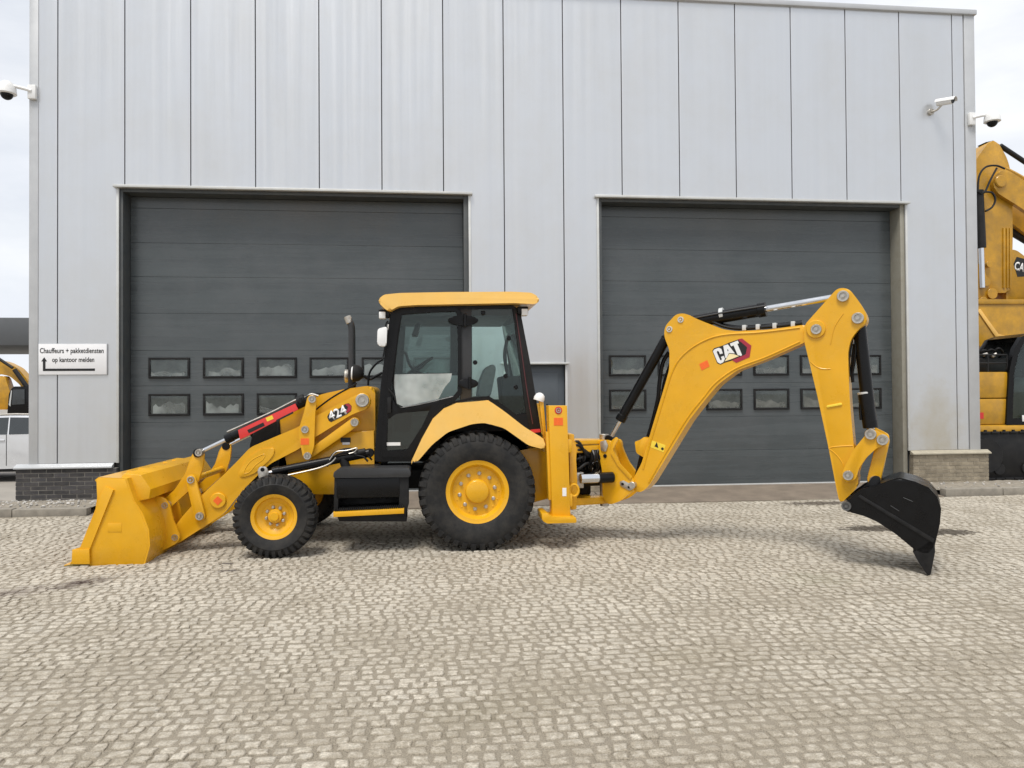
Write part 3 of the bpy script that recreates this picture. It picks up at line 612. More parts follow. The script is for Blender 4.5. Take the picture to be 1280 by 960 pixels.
# ---------------- loader arms and linkage (built on the near side, mirrored to the other)
A0 = 8.40
arm = M.tr([(213,670),(214.5,677),(222,680),(228,675.5),(262,654),(281,641),(296,622),(315,601),(337,580),(374,561),(393,547),(440,518),(459,511),(464,503),(461,494),(453,490),(440,496),(395,520),(372,534),(313,559),(297,576),(281,592),(253,618),(230,643),(216,661)], A0)
b_ = nb(); prism(b_, rnd(arm,.05), A0, A0+.11, bev=.009); la = mk('loader_arm', b_, YEL, bh)
b_ = nb(); prism(b_, rnd(M.tr([(300,598),(298,590),(310,572),(325,562),(343,559),(343,567),(337,575),(318,592)],A0-.012),.05), A0-.012, A0+.004, bev=.005)
cv = [M.wp(x,y,A0-.010) for x, y in ((305,592),(307,585),(314,576),(324,570),(331,568),(329,574),(320,581),(312,590),(305,592))]
tube(b_, cv, .006, 6); mk('gusset', b_, YEL, la)
bs = M.un(273,625.5,A0); b_ = nb(); rev(b_, M.w(bs[0],A0-.022,bs[1]), Vector((0,1,0)), [(0,0),(0,.078),(.006,.084),(.024,.086),(.024,0)], 32); mk('pivot_boss', b_, YEL, la)
s_0 = bs; b_ = nb(); prism(b_, [(s_0[0]-.05,s_0[1]),(s_0[0],s_0[1]-.05),(s_0[0]+.05,s_0[1]),(s_0[0],s_0[1]+.05)], A0-.0245, A0-.021, bev=0); mk('sticker', b_, ORG, la)
for (x, y, r) in ((453,500.5,.075),):
    s, z = M.un(x,y,A0); b_ = nb(); pinhead(b_, M, s, z, A0-.035, A0+.0, r); mk('pivot_pin', b_, ZIN, la)
mirror_copy(la)
# tilt levers at the bucket end
lv = M.tr([(241.5,566),(244,562),(249,560.5),(254.5,564),(254.5,572),(253,585),(247,603),(233,616),(212,635),(205,637.5),(200.5,633),(203,627),(219,611),(232,591),(237.5,573)], 8.43)
b_ = nb(); prism(b_, rnd(lv,.02), 8.43, 8.475, bev=.006); tl = mk('tilt_lever', b_, YEL, bh); mirror_copy(tl)
pins('pin', ((248,566),(238,600)), 8.345, 8.44, .040, tl)
s0, s1 = M.un(238,600,8.35), M.un(249,645.5,8.35)
b_ = nb(); bar(b_, M, *s0, *s1, .055, .058, 8.36, 8.398); lk_ = mk('lever_link', b_, YEL, bh); mirror_copy(lk_)
pins('pin', ((249,645.5),), 8.335, 8.37, .044, lk_)
b_ = nb(); cyl(b_, M.w(*[s0[0],8.48,s0[1]]), M.w(s0[0],9.53,s0[1]), .035); mk('cross_tube', b_, YEL, bh)
# upper crank levers
ck = M.tr([(384,497),(387.5,493.5),(392.5,494),(396,499),(394,515),(392.5,558),(388.5,571),(383.5,575),(378.5,571),(374,548),(373,538),(380,515)], 8.345)
b_ = nb(); prism(b_, rnd(ck,.025), 8.345, 8.385, bev=.006); cr = mk('crank_lever', b_, YEL, bh); mirror_copy(cr)
pins('pin', ((390,499),(381,537),(384,570)), 8.325, 8.35, .042, cr)
s0, s1 = M.un(384,570,8.40), M.un(443,528,8.40)
b_ = nb(); bar(b_, M, *s0, *s1, .045, .055, 8.40, 8.44); ll = mk('leveling_link', b_, YEL, bh); mirror_copy(ll); pins('pin', ((443,528),), 8.375, 8.41, .046, ll)
s, z = M.un(381,552,8.34); b_ = nb(); box(b_, s-.045, s+.045, 8.342, 8.3455, z-.035, z+.035); mk('sticker', b_, ORG, cr, 0)
# tilt cylinders
def ram(name, fr, p0, p1, f, rb, rr_, t, par, mb=BLK, sub=True, eye=.05):     # rod from p0, barrel from fraction f to p1
    a, b = fr.w(*p0[:1],t,p0[1]), fr.w(p1[0],t,p1[1]); m = a+(b-a)*f; d = (b-a).normalized()
    k = nb(); cyl(k, m, b, rb, seg=24); cyl(k, m-d*.01, m+d*.07, rb*1.13, seg=24); o = mk(name, k, mb, par)
    k = nb(); cyl(k, a, m+d*.02, rr_, seg=20); mk('rod', k, CHR, o)
    k = nb()
    for e, r in ((a,eye),(b,eye)): rev(k, e-fr.n*.035, fr.n, [(0,0),(0,r-.006),(.006,r),(.064,r),(.07,r-.006),(.07,0)], 20)
    mk('cylinder_eye', k, mb, o); return o
tc1 = ram('tilt_cylinder', M, M.un(248,566,8.45), M.un(388,499,8.45), .25, .048, .022, 8.45, bh); mirror_copy(tc1); [mirror_copy(ch) for ch in tc1.children]
for q in (9.53,): pass
bk = M.tr([(297.5,537.5),(369,504.5),(373,512),(307.5,546),(300,549.5)], 8.36)
b_ = nb(); prism(b_, bk, 8.355, 8.372, bev=.003); prism(b_, M.tr([(297.5,537.5),(369,504.5),(370,507.5),(299,541)],8.372), 8.372, 8.47, bev=.003)
br = mk('arm_lock_brace', b_, RED, bh)
b_ = nb(); prism(b_, M.tr([(309,537.5),(329,528),(331,532),(311,541.5)],8.353), 8.3525, 8.356, bev=0); mk('label', b_, INK, br, 0)
b_ = nb(); prism(b_, M.tr([(332,522.5),(340,519),(342,523.5),(334,527)],8.353), 8.3525, 8.356, bev=0); mk('label', b_, LBY, br, 0)
b_ = nb(); prism(b_, M.tr([(345,525),(366,514.5),(367,516.5),(346,527)],8.353), 8.3525, 8.356, bev=0); mk('slot', b_, INK, br, 0)
b_ = nb(); tube(b_, [M.wp(x,y,8.47) for x, y in ((284,540),(300,533),(340,515),(372,499),(384,497))], .012, 8); tube(b_, [M.wp(x,y,8.5) for x, y in ((366,505),(374,497),(380,500),(388,493),(398,495))], .014, 8); mk('steel_pipe', b_, ZIN, bh)
b_ = nb(); cyl(b_, M.wp(372,502,8.44), M.wp(381,498,8.44), .055); cyl(b_, M.wp(376,497,8.40), M.wp(376,504,8.40), .02); mk('hose_fitting', b_, BKM, bh)
# lift cylinders
lc = ram('lift_cylinder', M, M.un(329,592.5,8.33), M.un(462,566,8.33), .10, .048, .026, 8.33, bh)
b_ = nb(); tube(b_, [M.wp(x,y,8.27) for x, y in ((360,594),(395,586),(413,579),(420,572))], .009, 6); mk('feed_pipe', b_, ZIN, lc)
mirror_copy(lc); 
lb = M.tr([(322,588),(325,583),(333,583),(336,590),(334,603),(326,606)], 8.30); b_ = nb(); prism(b_, rnd(lb,.02), 8.285, 8.31, bev=.004); pb = mk('cylinder_bracket', b_, ZIN, bh)
s, z = M.un(328,587,8.28); b_ = nb(); cyl(b_, M.w(s,8.275,z), M.w(s,8.40,z), .022); mk('bolt', b_, BLK, pb)

# ---------------- hood, frame, engine side
hp = M.tr([(349,540),(350,522),(358,512),(372,503),(390,496.5),(407,491.5),(430,486.5),(461,482),(469,486),(469,580),(415,590),(362,590),(352,560)], 8.58)
b_ = nb(); prism(b_, rnd(hp,.05), 8.58, 9.42, bev=.035, seg=4); hd = mk('hood', b_, YEL, bh)
b_ = nb(); prism(b_, rnd(M.tr([(312,558),(316,541),(349,523),(352,562),(345,600),(318,600)],8.56),.03), 8.56, 9.44, bev=.02); gr_ = mk('grille', b_, BKM, hd)
for k in range(9):
    x0, x1 = M.un(322,560,8.55)[0], M.un(345,560,8.55)[0]; z = M.un(330,595-k*5,8.55)[1]; b_ = nb(); box(b_, x0, x1, 8.545, 8.562, z, z+.02); mk('slat', b_, BLK, gr_, 0)
for k in range(7):
    s, z = M.un(405+k*7.5, 557-k*.5, 8.57); b_ = nb(); box(b_, s, s+.022, 8.572, 8.585, z-.12, z+.02); mk('vent', b_, BKM, hd, 0)
b_ = nb(); tube(b_, [M.wp(x,y,8.50) for x, y in ((395,512),(400,508),(412,499),(425,491),(438,484),(446,479))], .010, 8); mk('cable', b_, BLK, bh)
fp = M.tr([(356,568),(384,556),(425,541),(468,538),(468,590),(467,600),(420,604),(419,618),(376,618),(362,604)], 8.50)
b_ = nb(); prism(b_, fp, 9.44, 9.50, bev=.008); mk('main_frame', b_, YEL, bh)
b_ = nb(); prism(b_, fp, 8.50, 8.56, bev=.008); fm = mk('main_frame', b_, YEL, bh)
x0 = M.un(362,600,8.56)[0]; b_ = nb(); box(b_, x0-.5, 1.2, 8.57, 9.43, .62, .84, .02); mk('chassis', b_, BKM, bh)
s, z = M.un(432,552,8.49)
b_ = nb(); box(b_, s-.055, s+.055, 8.492, 8.502, z-.01, z+.045); mk('label', b_, INK, fm, 0)
b_ = nb(); box(b_, s-.035, s+.045, 8.49, 8.50, z-.035, z-.008); mk('label', b_, WHT, fm, 0)
b_ = nb()
for dx, dy in ((0,0),(3,3),(-2,5)):
    tube(b_, [M.wp(x+dx,y+dy,8.30+dx*.01) for x, y in ((411,578),(416,568),(428,562),(440,561),(447,564),(456,566),(462,572))], .011, 8)
mk('hose', b_, BKM, bh)
b_ = nb(); tube(b_, [M.wp(x,y,8.26) for x, y in ((412,575),(420,565),(434,563),(446,560),(443,565),(436,567))], .007, 6); mk('steel_pipe', b_, ZIN, bh)
b_ = nb(); cyl(b_, M.wp(428,571,8.33), M.wp(434,588,8.33), .05); cyl(b_, M.wp(446,566,8.3), M.wp(457,564,8.3), .035); mk('valve', b_, BKM, bh)
# exhaust, lamps, mirror
b_ = nb(); tube(b_, [M.wp(x,y,8.80) for x, y in ((440,482),(440,440),(439.5,410),(436.5,401),(434.5,397))], .040, 14); ex = mk('exhaust_stack', b_, GRY, bh)
b_ = nb(); cyl(b_, M.wp(437.3,404,8.80), M.wp(434,395.5,8.80), .042); mk('exhaust_tip', b_, ZIN, ex)
b_ = nb(); cyl(b_, M.wp(440,462,8.80), M.wp(440,486,8.80), .046); mk('sleeve', b_, BKM, ex)
b_ = nb(); cp_ = M.wp(452,467,8.62); rev(b_, cp_+Vector((.02,0,0)), Vector((-1,0,.05)), [(0,0),(0,.05),(.05,.09),(.115,.10),(.115,0)], 24); hl = mk('headlight', b_, BKM, bh)
b_ = nb(); rev(b_, cp_+Vector((-.093,0,.005)), Vector((-1,0,.05)), [(0,0),(0,.088),(.02,.07),(.028,0)], 24); mk('lens', b_, WHT, hl)
b_ = nb(); rev(b_, M.wp(436,470,8.95)+Vector((.05,0,0)), Vector((-1,0,0)), [(0,0),(0,.05),(.05,.075),(.09,.08),(.10,.06),(.10,0)], 20); mk('headlight', b_, ZIN, bh)
b_ = nb(); tube(b_, [M.wp(x,y,8.62) for x, y in ((455,470),(462,474),(470,470),(478,466))], .016, 8); tube(b_, [M.wp(x,y,8.6) for x, y in ((460,482),(462,466),(470,455),(479,449))], .012, 8); mk('lamp_bracket', b_, BLK, bh)
b_ = nb(); prism(b_, rnd(M.tr([(472,411),(484,408),(483,432),(478,434),(471.5,431)],8.12),.03), 8.10, 8.16, bev=.012); mr_ = mk('mirror', b_, WHT, bh)
b_ = nb(); tube(b_, [M.wp(x,y,8.17) for x, y in ((485,401),(482,408),(481,434),(479,446))], .009, 8); mk('mirror_bracket', b_, BLK, mr_)

# ---------------- step box
t0 = 8.02
def pbx(name, x0, y0, x1, y1, t, t1, m, par, bev=.008):
    (a, z1), (b, z0) = M.un(x0,y0,t), M.un(x1,y1,t); k = nb(); box(k, a, b, t, t1, z0, z1, bev); return mk(name, k, m, par)
sb = pbx('step_box', 420, 597, 500, 622, 8.04, 8.50, BLK, bh, .02)
b_ = nb(); prism(b_, rnd(M.tr([(416.5,597.5),(417,590),(424,586),(510,584.5),(513.5,588),(513,596.5)],t0),.02), t0, 8.5, bev=.01); mk('top_plate', b_, GRY, sb)
b_ = nb(); prism(b_, M.tr([(418,596),(424,596),(422,646),(417,646)],8.05), 8.05, 8.45, bev=.004); prism(b_, M.tr([(498,596),(511,596),(511,630),(507,644),(499,645)],8.05), 8.05, 8.12, bev=.008); prism(b_, M.tr([(419,640),(508,638),(508,652),(424,652)],8.10), 8.10, 8.45, bev=.006); mk('side_bracket', b_, BKM, sb)
b_ = nb(); prism(b_, M.tr([(416.5,640),(505,635.5),(505,642),(416.5,646.5)],8.0), 8.0, 8.40, bev=.004); stp = mk('step', b_, YEL, sb)
b_ = nb()
for k in range(34):
    s, z = M.un(418+k*2.55, 639.2-k*.13, 8.0); box(b_, s, s+.012, 8.004, 8.38, z, z+.022)
mk('step_grip', b_, BKM, stp, 0)
pbx('box_back', 423, 622, 499, 641, 8.30, 8.48, BKM, sb)

# ---------------- cab
CY = 8.30
def frame_strip(name, outer, inner, t0_, t1_, m, par, bev=.004):     # ring between two outlines with the same count
    o = M.tr(outer, t0_); i = M.tr(inner, t0_); k = nb(); n = len(o)
    V = [[k.verts.new(M.w(s,t,z)) for s, z in pl] for pl, t in ((o,t0_),(i,t0_),(o,t1_),(i,t1_))]
    for j in range(n):
        q = (j+1)%n
        for A, B in ((0,1),(1,3),(3,2),(2,0)): k.faces.new((V[A][j],V[A][q],V[B][q],V[B][j]))
    return mk(name, k, m, par, 30)
cabo = [(489,384),(641,381.5),(650,388),(662,470),(677,548),(660,546),(636,520),(612,503),(590,500),(566,505),(546,520),(530,548),(516,577),(470,577),(468,570),(476,480),(484,420)]
cabi = [(499,392),(583,386),(640,386),(655,470),(658,516),(645,518),(632,508),(611,495),(589,497),(566,502),(548,513),(532,535),(512,566),(482,568),(480,560),(487,480),(495,424)]
cb = frame_strip('cab_frame', cabo, cabi, CY, CY+.09, BLK, bh)
b_ = nb(); prism(b_, M.tr([(575.5,386),(589.5,386),(589.5,499),(575.5,503)],CY+.006), CY+.006, CY+.085, bev=.006); mk('centre_pillar', b_, GRY, cb)
b_ = nb(); prism(b_, M.tr([(641,384),(650,386),(664,460),(678,548),(664,546),(657.5,514),(652,470)],CY-.012), CY-.012, CY+.12, bev=.008); mk('rear_pillar', b_, BKM, cb)
b_ = nb(); tube(b_, [M.wp(x,y,CY-.018) for x, y in ((645,392),(652,440),(659,490),(666,530))], .006, 6); mk('pillar_trim', b_, mat('dark_red_trim',(.09,.02,.025),.4), cb)
b_ = nb(); prism(b_, M.tr([(663,537),(675,536),(676,540),(664,541.5)],CY-.016), CY-.016, CY-.011, bev=0); mk('reflector', b_, RED, cb, 0)
# far side frame, floor, bulkheads
b_ = mirror_copy(cb)
X = lambda x, y, t=CY: M.un(x,y,t)
xf, xr = X(470,577)[0], X(676,548)[0]; zf = X(490,575)[1]
b_ = nb(); box(b_, xf+.02, xr-.1, CY+.1, FAR(CY)-.1, zf-.02, zf+.05); box(b_, .02, xr-.12, CY+.1, FAR(CY)-.1, zf+.05, zf+.33, .03); mk('cab_floor', b_, GRY, bh)
for (pa, pb_) in (((486,388),(472,577)),((645,384),(676,548))):       # front and rear cross bars at top and bottom
    for q in (pa, pb_):
        s, z = X(*q); b_ = nb(); box(b_, s-.035+(.06 if pa[0] < 500 else -.05), s+.035+(.06 if pa[0] < 500 else -.05), CY+.09, FAR(CY)-.09, z-.04, z+.04, .008); mk('cross_bar', b_, BLK, cb)
def quad_pane(name, a, b, par, m=GLS):     # upright pane across the cab, a = lower (s,z), b = upper (s,z)
    k = nb(); d = Vector((b[0]-a[0],0,b[1]-a[1])); n = Vector((d.z,0,-d.x)).normalized()*.004
    P = [Vector((a[0],CY+.09,a[1])),Vector((b[0],CY+.09,b[1])),Vector((b[0],FAR(CY)-.09,b[1])),Vector((a[0],FAR(CY)-.09,a[1]))]
    A = [k.verts.new(p+n) for p in P]; B = [k.verts.new(p-n) for p in P]; k.faces.new(A); k.faces.new(B[::-1])
    for i in range(4): k.faces.new((A[i],B[i],B[(i+1)%4],A[(i+1)%4]))
    return mk(name, k, m, par, 0)
s0, s1 = X(476,560), X(491,390); quad_pane('windscreen', (s0[0]+.03,s0[1]+.2), (s1[0]+.03,s1[1]), cb)
s0, s1 = X(668,520), X(645,388); quad_pane('rear_window', (s0[0]-.04,s0[1]), (s1[0]-.04,s1[1]), cb)
# door with its frame, panes, hinges, handle
do = [(496,391),(500,387.5),(570,384.5),(576,390),(577,492),(568,502),(556,507),(546,519),(530,545),(515,569),(512,571),(478,571),(476,568),(480,520),(486,460),(493,410)]
di = [(501,396),(504,392.5),(568,388.5),(572,393),(572.5,488),(566,496),(553,499),(540,506),(528,532),(510,560),(507,563),(485,563),(482.5,560),(485,520),(491.5,466),(497.5,414)]
dr = frame_strip('cab_door', do, di, CY-.022, CY+.03, BLK, bh)
b_ = nb(); prism(b_, M.tr([(484,521),(491,497),(495,508),(505,511.5),(540,503),(552,499),(556,503),(541,513),(505,516),(495,517),(486,524)],CY-.02), CY-.02, CY+.028, bev=.004); mk('door_rail', b_, BLK, dr)
up = M.tr([(500,395.5),(504,391.5),(568,387.5),(573,393),(573.5,489),(566,497),(505,511),(495,506),(490.5,476),(497,418)], CY+.002)
b_ = nb(); prism(b_, up, CY+.002, CY+.010, bev=0); mk('upper_pane', b_, GLS, dr, 0)
lp = M.tr([(485,521),(505,514),(541,509),(528,533),(510,561),(484,563)], CY+.002); b_ = nb(); prism(b_, lp, CY+.002, CY+.010, bev=0); mk('lower_pane', b_, glass('dark_glass',(.25,.30,.29),.08), dr, 0)
gk = [M.wp(x,y,CY-.006) for x, y in ((501,396),(504,392.5),(568,388.5),(572.5,394),(573,488),(566,496),(505,509.5),(495,505),(491.5,476),(497.5,418),(501,396))]
b_ = nb(); tube(b_, gk, .012, 6, 3); mk('gasket', b_, BLK, dr)
for (x, y, w) in ((579,400.5,19),(585,479.5,13)):
    s, z = M.un(x,y,CY-.04); ww = w/112; pl = [(s+ww*math.cos(2*math.pi*k/20), z+.056*math.sin(2*math.pi*k/20)) for k in range(20)]
    b_ = nb(); prism(b_, pl, CY-.045, CY-.022, bev=.006); cyl(b_, M.w(s+.02,CY-.06,z-.07), M.w(s+.02,CY-.06,z+.075), .018); mk('hinge', b_, BLK, dr)
b_ = nb(); tube(b_, [M.wp(x,y,CY-.05) for x, y in ((485,486),(492,494),(494,500))], .010, 6); prism(b_, M.tr([(484,497),(489,496),(489,516),(484,517)],CY-.045), CY-.045, CY-.018, bev=.008); mk('handle', b_, BKM, dr)
s, z = M.un(492,555,CY-.004); b_ = nb(); box(b_, s-.075, s+.075, CY-.004, CY+.001, z-.018, z+.018); mk('label', b_, WHT, dr, 0)
qp = M.tr([(588.5,387),(640.5,386),(653,460),(658,515),(645,518),(632,509),(611,496),(588.5,498)], CY+.002)
b_ = nb(); prism(b_, qp, CY+.014, CY+.022, bev=0); qw = mk('quarter_window', b_, GLS, cb, 0)
for (x, y) in ((594,453),(636,423),(632,470),(645,484),(604,391)): s, z = M.un(x,y,CY); b_ = nb(); rev(b_, M.w(s,CY-.004,z), Vector((0,1,0)), [(0,0),(0,.02),(.006,.026),(.03,.026),(.03,0)], 14); mk('latch_knob', b_, BLK, qw)
b_ = nb(); prism(b_, M.tr([(493,468),(530,467.3),(565,466.7),(563,476),(556,484),(548,499),(505,508.5),(496,504.5),(492,478)],CY-.002), CY-.003, CY+.001, bev=0); mk('clouded_overlay', b_, PFM, dr, 0)  # added clouded sheet, pales the lower door glass
# far panes
for pl, nm in ((up,'upper_pane'),(qp,'quarter_window')):
    b_ = nb(); prism(b_, pl, FAR(CY)-.03, FAR(CY)-.022, bev=0); mk(nm, b_, GLS, cb, 0)
b_ = nb(); prism(b_, M.tr([(575.5,386),(589.5,386),(589.5,499),(575.5,503)],CY), FAR(CY)-.09, FAR(CY)-.01, bev=.006); mk('centre_pillar', b_, GRY, cb)
for nm, ou_, in_ in (('far_door_surround',[(488,385),(577,383),(577,470),(486,472)],[(507,405),(563,404),(563,466),(503,466.5)]),('far_window_surround',[(587,383),(646,383),(664,522),(587,506)],[(590,399),(628,398.5),(642,500),(590,498)])):
    frame_strip(nm, ou_, in_, 9.56, 9.60, BKM, bh)
# roof
rp_ = M.tr([(473,378),(474,373.5),(480,368.5),(500,366.5),(560,365.3),(640,364.8),(664,366),(672.5,371),(674.5,377),(668,380.5),(643,379),(520,381.5),(498,383),(487,389),(482,387)], 8.16)
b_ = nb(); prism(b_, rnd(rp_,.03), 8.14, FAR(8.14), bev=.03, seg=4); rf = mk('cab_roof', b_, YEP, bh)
b_ = nb(); box(b_, X(492,383)[0], X(640,380)[0], CY+.02, FAR(CY)-.02, X(492,383)[1]-.10, X(492,383)[1]+.03, .01); mk('headliner', b_, GRY, rf)
for (x, y, t, sx) in ((480,391,8.22,-1),(654,387,8.24,1),(480,391,9.70,-1),(654,387,9.70,1)):
    s, z = M.un(x,y,8.22); b_ = nb(); box(b_, s-.06, s+.06, t, t+.13, z-.05, z+.04, .012); wl_ = mk('work_lamp', b_, BLK, rf)
    b_ = nb(); box(b_, s+sx*.02-.035, s+sx*.02+.035, t-.006, t+.12, z-.062, z+.012, .006); mk('lens', b_, WHT, wl_)
for x in (): s, z = M.un(x,364.5,8.5); b_ = nb(); cyl(b_, M.w(s,8.5,z-.02), M.w(s,8.5,z+.015), .02); mk('bolt', b_, ORG, rf)
# interior: seat, console, steering wheel, trim
st_ = empty('seat', (0,9,0)); 
b_ = nb(); prism(b_, rnd(M.tr([(597,497),(600,478),(607,460),(614,455),(620,457),(619,468),(613,497)],8.75),.04), 8.75, 9.25, bev=.05, seg=3); prism(b_, rnd(M.tr([(566,497),(612,497),(613,512),(566,512)],8.72),.03), 8.72, 9.28, bev=.04, seg=3); bpy.data.objects.remove(st_); mk('seat', b_, SEA, bh)
s, z = M.un(531,470,8.9); b_ = nb(); tube(b_, [M.wp(x,y,9.0) for x, y in ((505,520),(512,490),(520,462))], .05, 10); prism(b_, rnd(M.tr([(492,540),(493,500),(500,480),(514,470),(518,480),(512,540)],8.8),.03), 8.8, 9.2, bev=.03); cs = mk('steering_console', b_, BKM, bh)
c_ = M.wp(524,458,9.0); d_ = Vector((-.55,0,.83)).normalized(); u, w = basis(d_); b_ = nb(); tube(b_, [c_+(u*math.cos(k*math.pi/12)+w*math.sin(k*math.pi/12))*.19 for k in range(25)], .015, 8, 2)
for k in range(3): a = k*2.1; tube(b_, [c_-d_*.03, c_+(u*math.cos(a)+w*math.sin(a))*.185], .012, 6)
mk('steering_wheel', b_, BKM, cs)
b_ = nb(); tube(b_, [M.wp(x,y,8.6) for x, y in ((500,440),(507,442),(512,456),(520,464),(530,468),(536,471))], .016, 8); tube(b_, [M.wp(x,y,8.6) for x, y in ((536,466),(531,472),(524,470))], .022, 8); mk('control_arm', b_, BLK, bh)
b_ = nb(); prism(b_, M.tr([(498,470),(576,469),(576,520),(498,520)],9.55), 9.55, 9.58, bev=.004); mk('inner_trim', b_, TRM, bh)
b_ = nb(); prism(b_, rnd(M.tr([(520,404),(526,404),(522,420),(514,420)],8.7),.02), 8.7, 8.9, bev=.006); mk('inside_mirror', b_, BLK, bh)
b_ = nb(); prism(b_, rnd(M.tr([(626,470),(650,470),(654,512),(630,512)],8.7),.03), 8.7, 9.3, bev=.03); tube(b_, [M.wp(x,y,8.85) for x, y in ((634,470),(632,440),(636,420))], .014, 8); tube(b_, [M.wp(x,y,9.15) for x, y in ((634,470),(630,445),(633,425))], .014, 8); rev(b_, M.wp(636,422,8.85), Vector((0,0,1)), [(-.03,0),(-.02,.025),(.02,.03),(.04,0)], 12); mk('rear_console', b_, BKM, bh)

# ---------------- fenders
fo = [(514,577),(527,549),(541,524),(555,511),(571,504),(611,500.5),(631,514.5),(656,534),(681,549),(682,562)]
fi = [(661,557),(630,535),(606,528.5),(590,530),(560,540),(540,556),(521,578)]
FY = 8.015
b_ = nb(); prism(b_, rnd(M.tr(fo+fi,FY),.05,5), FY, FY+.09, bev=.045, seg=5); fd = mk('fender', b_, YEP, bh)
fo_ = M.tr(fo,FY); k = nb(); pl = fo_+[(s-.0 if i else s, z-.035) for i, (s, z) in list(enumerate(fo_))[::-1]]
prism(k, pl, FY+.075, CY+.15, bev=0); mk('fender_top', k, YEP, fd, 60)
mirror_copy(fd); [mirror_copy(c_) for c_ in list(fd.children)]
b_ = nb(); prism(b_, M.tr([(521,578),(540,557),(560,541),(590,531),(606,529.5),(630,536),(661,558),(668,600),(650,560),(600,536),(560,548),(530,580)],8.2), 8.40, 8.45, bev=0); mk('inner_liner', b_, BKM, bh, 0)
# ---------------- rear frame, stabilisers, side-shift
rq = M.tr([(650,563),(690,555),(690,622),(668,628),(655,600)],8.38); b_ = nb(); prism(b_, rq, FAR(8.46), FAR(8.38), bev=.008); mk('rear_frame', b_, YEL, bh)
b_ = nb(); prism(b_, rq, 8.38, 8.46, bev=.008); rfm = mk('rear_frame', b_, YEL, bh)
xs_ = M.un(711,600,8.1)[0]
for z0, z1 in ((.46,.60),(1.05,1.19)):
    b_ = nb(); box(b_, xs_-.14, xs_+.02, 7.99, FAR(7.99), z0, z1, .01); mk('cross_rail', b_, YEL, rfm)
b_ = nb(); box(b_, 1.02, xs_-.05, 8.5, 9.5, .5, 1.1, .02); mk('rear_box', b_, YEL, rfm)
stabs = []
T0 = 7.97
b_ = nb(); prism(b_, M.tr([(685.5,507),(709,507),(713.5,648),(690.5,648)],T0), T0, T0+.19, bev=.010); sl = mk('stabiliser_leg', b_, YEL, bh)
b_ = nb(); prism(b_, M.tr([(682.5,540),(686,540),(690,625),(686,625)],T0+.03), T0+.03, T0+.16, bev=.004); mk('leg_guide', b_, YEL, sl)
b_ = nb(); prism(b_, rnd(M.tr([(677,641.5),(684,641),(690,646),(720,646.5),(721,653.5),(684,654.5),(678,651)],T0-.08),.015), T0-.08, T0+.27, bev=.006); mk('foot', b_, YEL, sl)
s, z = M.un(698,513,T0); b_ = nb(); pinhead(b_, M, s, z, T0-.012, T0+.01, .030); mk('top_pin', b_, ZIN, sl)
b_ = nb(); rev(b_, M.w(s,T0-.003,z), Vector((0,1,0)), [(0,.030),(0,.042),(.004,.042),(.004,.030)], 20); mk('marker_ring', b_, RED, sl)
s, z = M.un(698,527,T0); b_ = nb(); box(b_, s-.05, s+.05, T0-.003, T0+.001, z-.042, z+.042); mk('sticker', b_, ORG, sl, 0)
s, z = M.un(705.5,615,T0); b_ = nb(); box(b_, s-.022, s+.022, T0-.003, T0+.001, z-.045, z+.045); mk('sticker', b_, WHT, sl, 0)
c_ = M.wp(717.5,613,T0+.09); b_ = nb(); tube(b_, [c_+Vector((.05*math.cos(a),0,.065*math.sin(a))) for a in [k*math.pi/8 for k in range(17)]], .015, 8, 2); mk('tie_down_eye', b_, YEL, sl)
for c_ in [sl]+list(sl.children): n = mirror_copy(c_); n.parent = bh
b_ = nb(); prism(b_, rnd(M.tr([(674,500),(679,499),(683.5,549),(680,549)],8.2),.01), 8.2, 8.26, bev=.004); ps_ = mk('lamp_post', b_, YEL, bh)
b_ = nb(); rev(b_, M.wp(673,501,8.23)+Vector((0,0,0)), Vector((.35,0,1)), [(0,0),(0,.06),(.03,.062),(.07,.05),(.09,.025),(.095,0)], 20); mk('lamp', b_, WHT, ps_)
b_ = nb()
for k in range(4): tube(b_, [M.wp(684+k%2*1.5,505+k*4,8.25+k*.02), M.wp(685,530,8.22+k*.02), M.wp(684+k%3,556,8.25+k*.02), M.wp(687,580,8.3)], .012, 8)
mk('hose', b_, BKM, bh)
# carriage that slides along the rails
SX = xs_+.02
b_ = nb(); box(b_, SX, SX+.07, 8.22, 8.86, .42, 1.24, .012); cg = mk('side_shift_carriage', b_, YEL, bh)
b_ = nb(); prism(b_, rnd(M.tr([(711,551),(718,553),(720.5,560),(719.5,575),(721,600),(720,636),(713,637)],8.2),.01), 8.17, 8.22, bev=.006); mk('carriage_side', b_, YEL, cg)
B = Frame(2.21, 8.35, 35)
PIV = B.w(-.30,0,0)
for z0, z1 in ((1.02,1.10),(1.11,1.16),(.42,.50)):
    b_ = nb(); pl = [(SX+.06,8.30),(SX+.06,8.78),(PIV.x-.02,PIV.y+.12),(PIV.x+.08,PIV.y+.03),(PIV.x+.06,PIV.y-.08),(PIV.x-.06,PIV.y-.12)]
    A = [b_.verts.new((x,y,z0)) for x, y in pl]; D = [b_.verts.new((x,y,z1)) for x, y in pl]; f1 = b_.faces.new(A); f2 = b_.faces.new(D)
    for i in range(6): b_.faces.new((A[i],A[(i+1)%6],D[(i+1)%6],D[i]))
    bmesh.ops.bevel(b_, geom=list(set(list(f1.edges)+list(f2.edges))), offset=.01, segments=2, affect='EDGES'); mk('swing_bracket', b_, YEL, cg)
b_ = nb(); cyl(b_, Vector((PIV.x,PIV.y,.38)), Vector((PIV.x,PIV.y,1.22)), .055); mk('swing_pin', b_, ZIN, cg)
b_ = nb(); cyl(b_, Vector((SX+.13,8.21,.74)), Vector((PIV.x-.12,PIV.y-.28,.74)), .055); swc = mk('swing_cylinder', b_, CHR, bh)
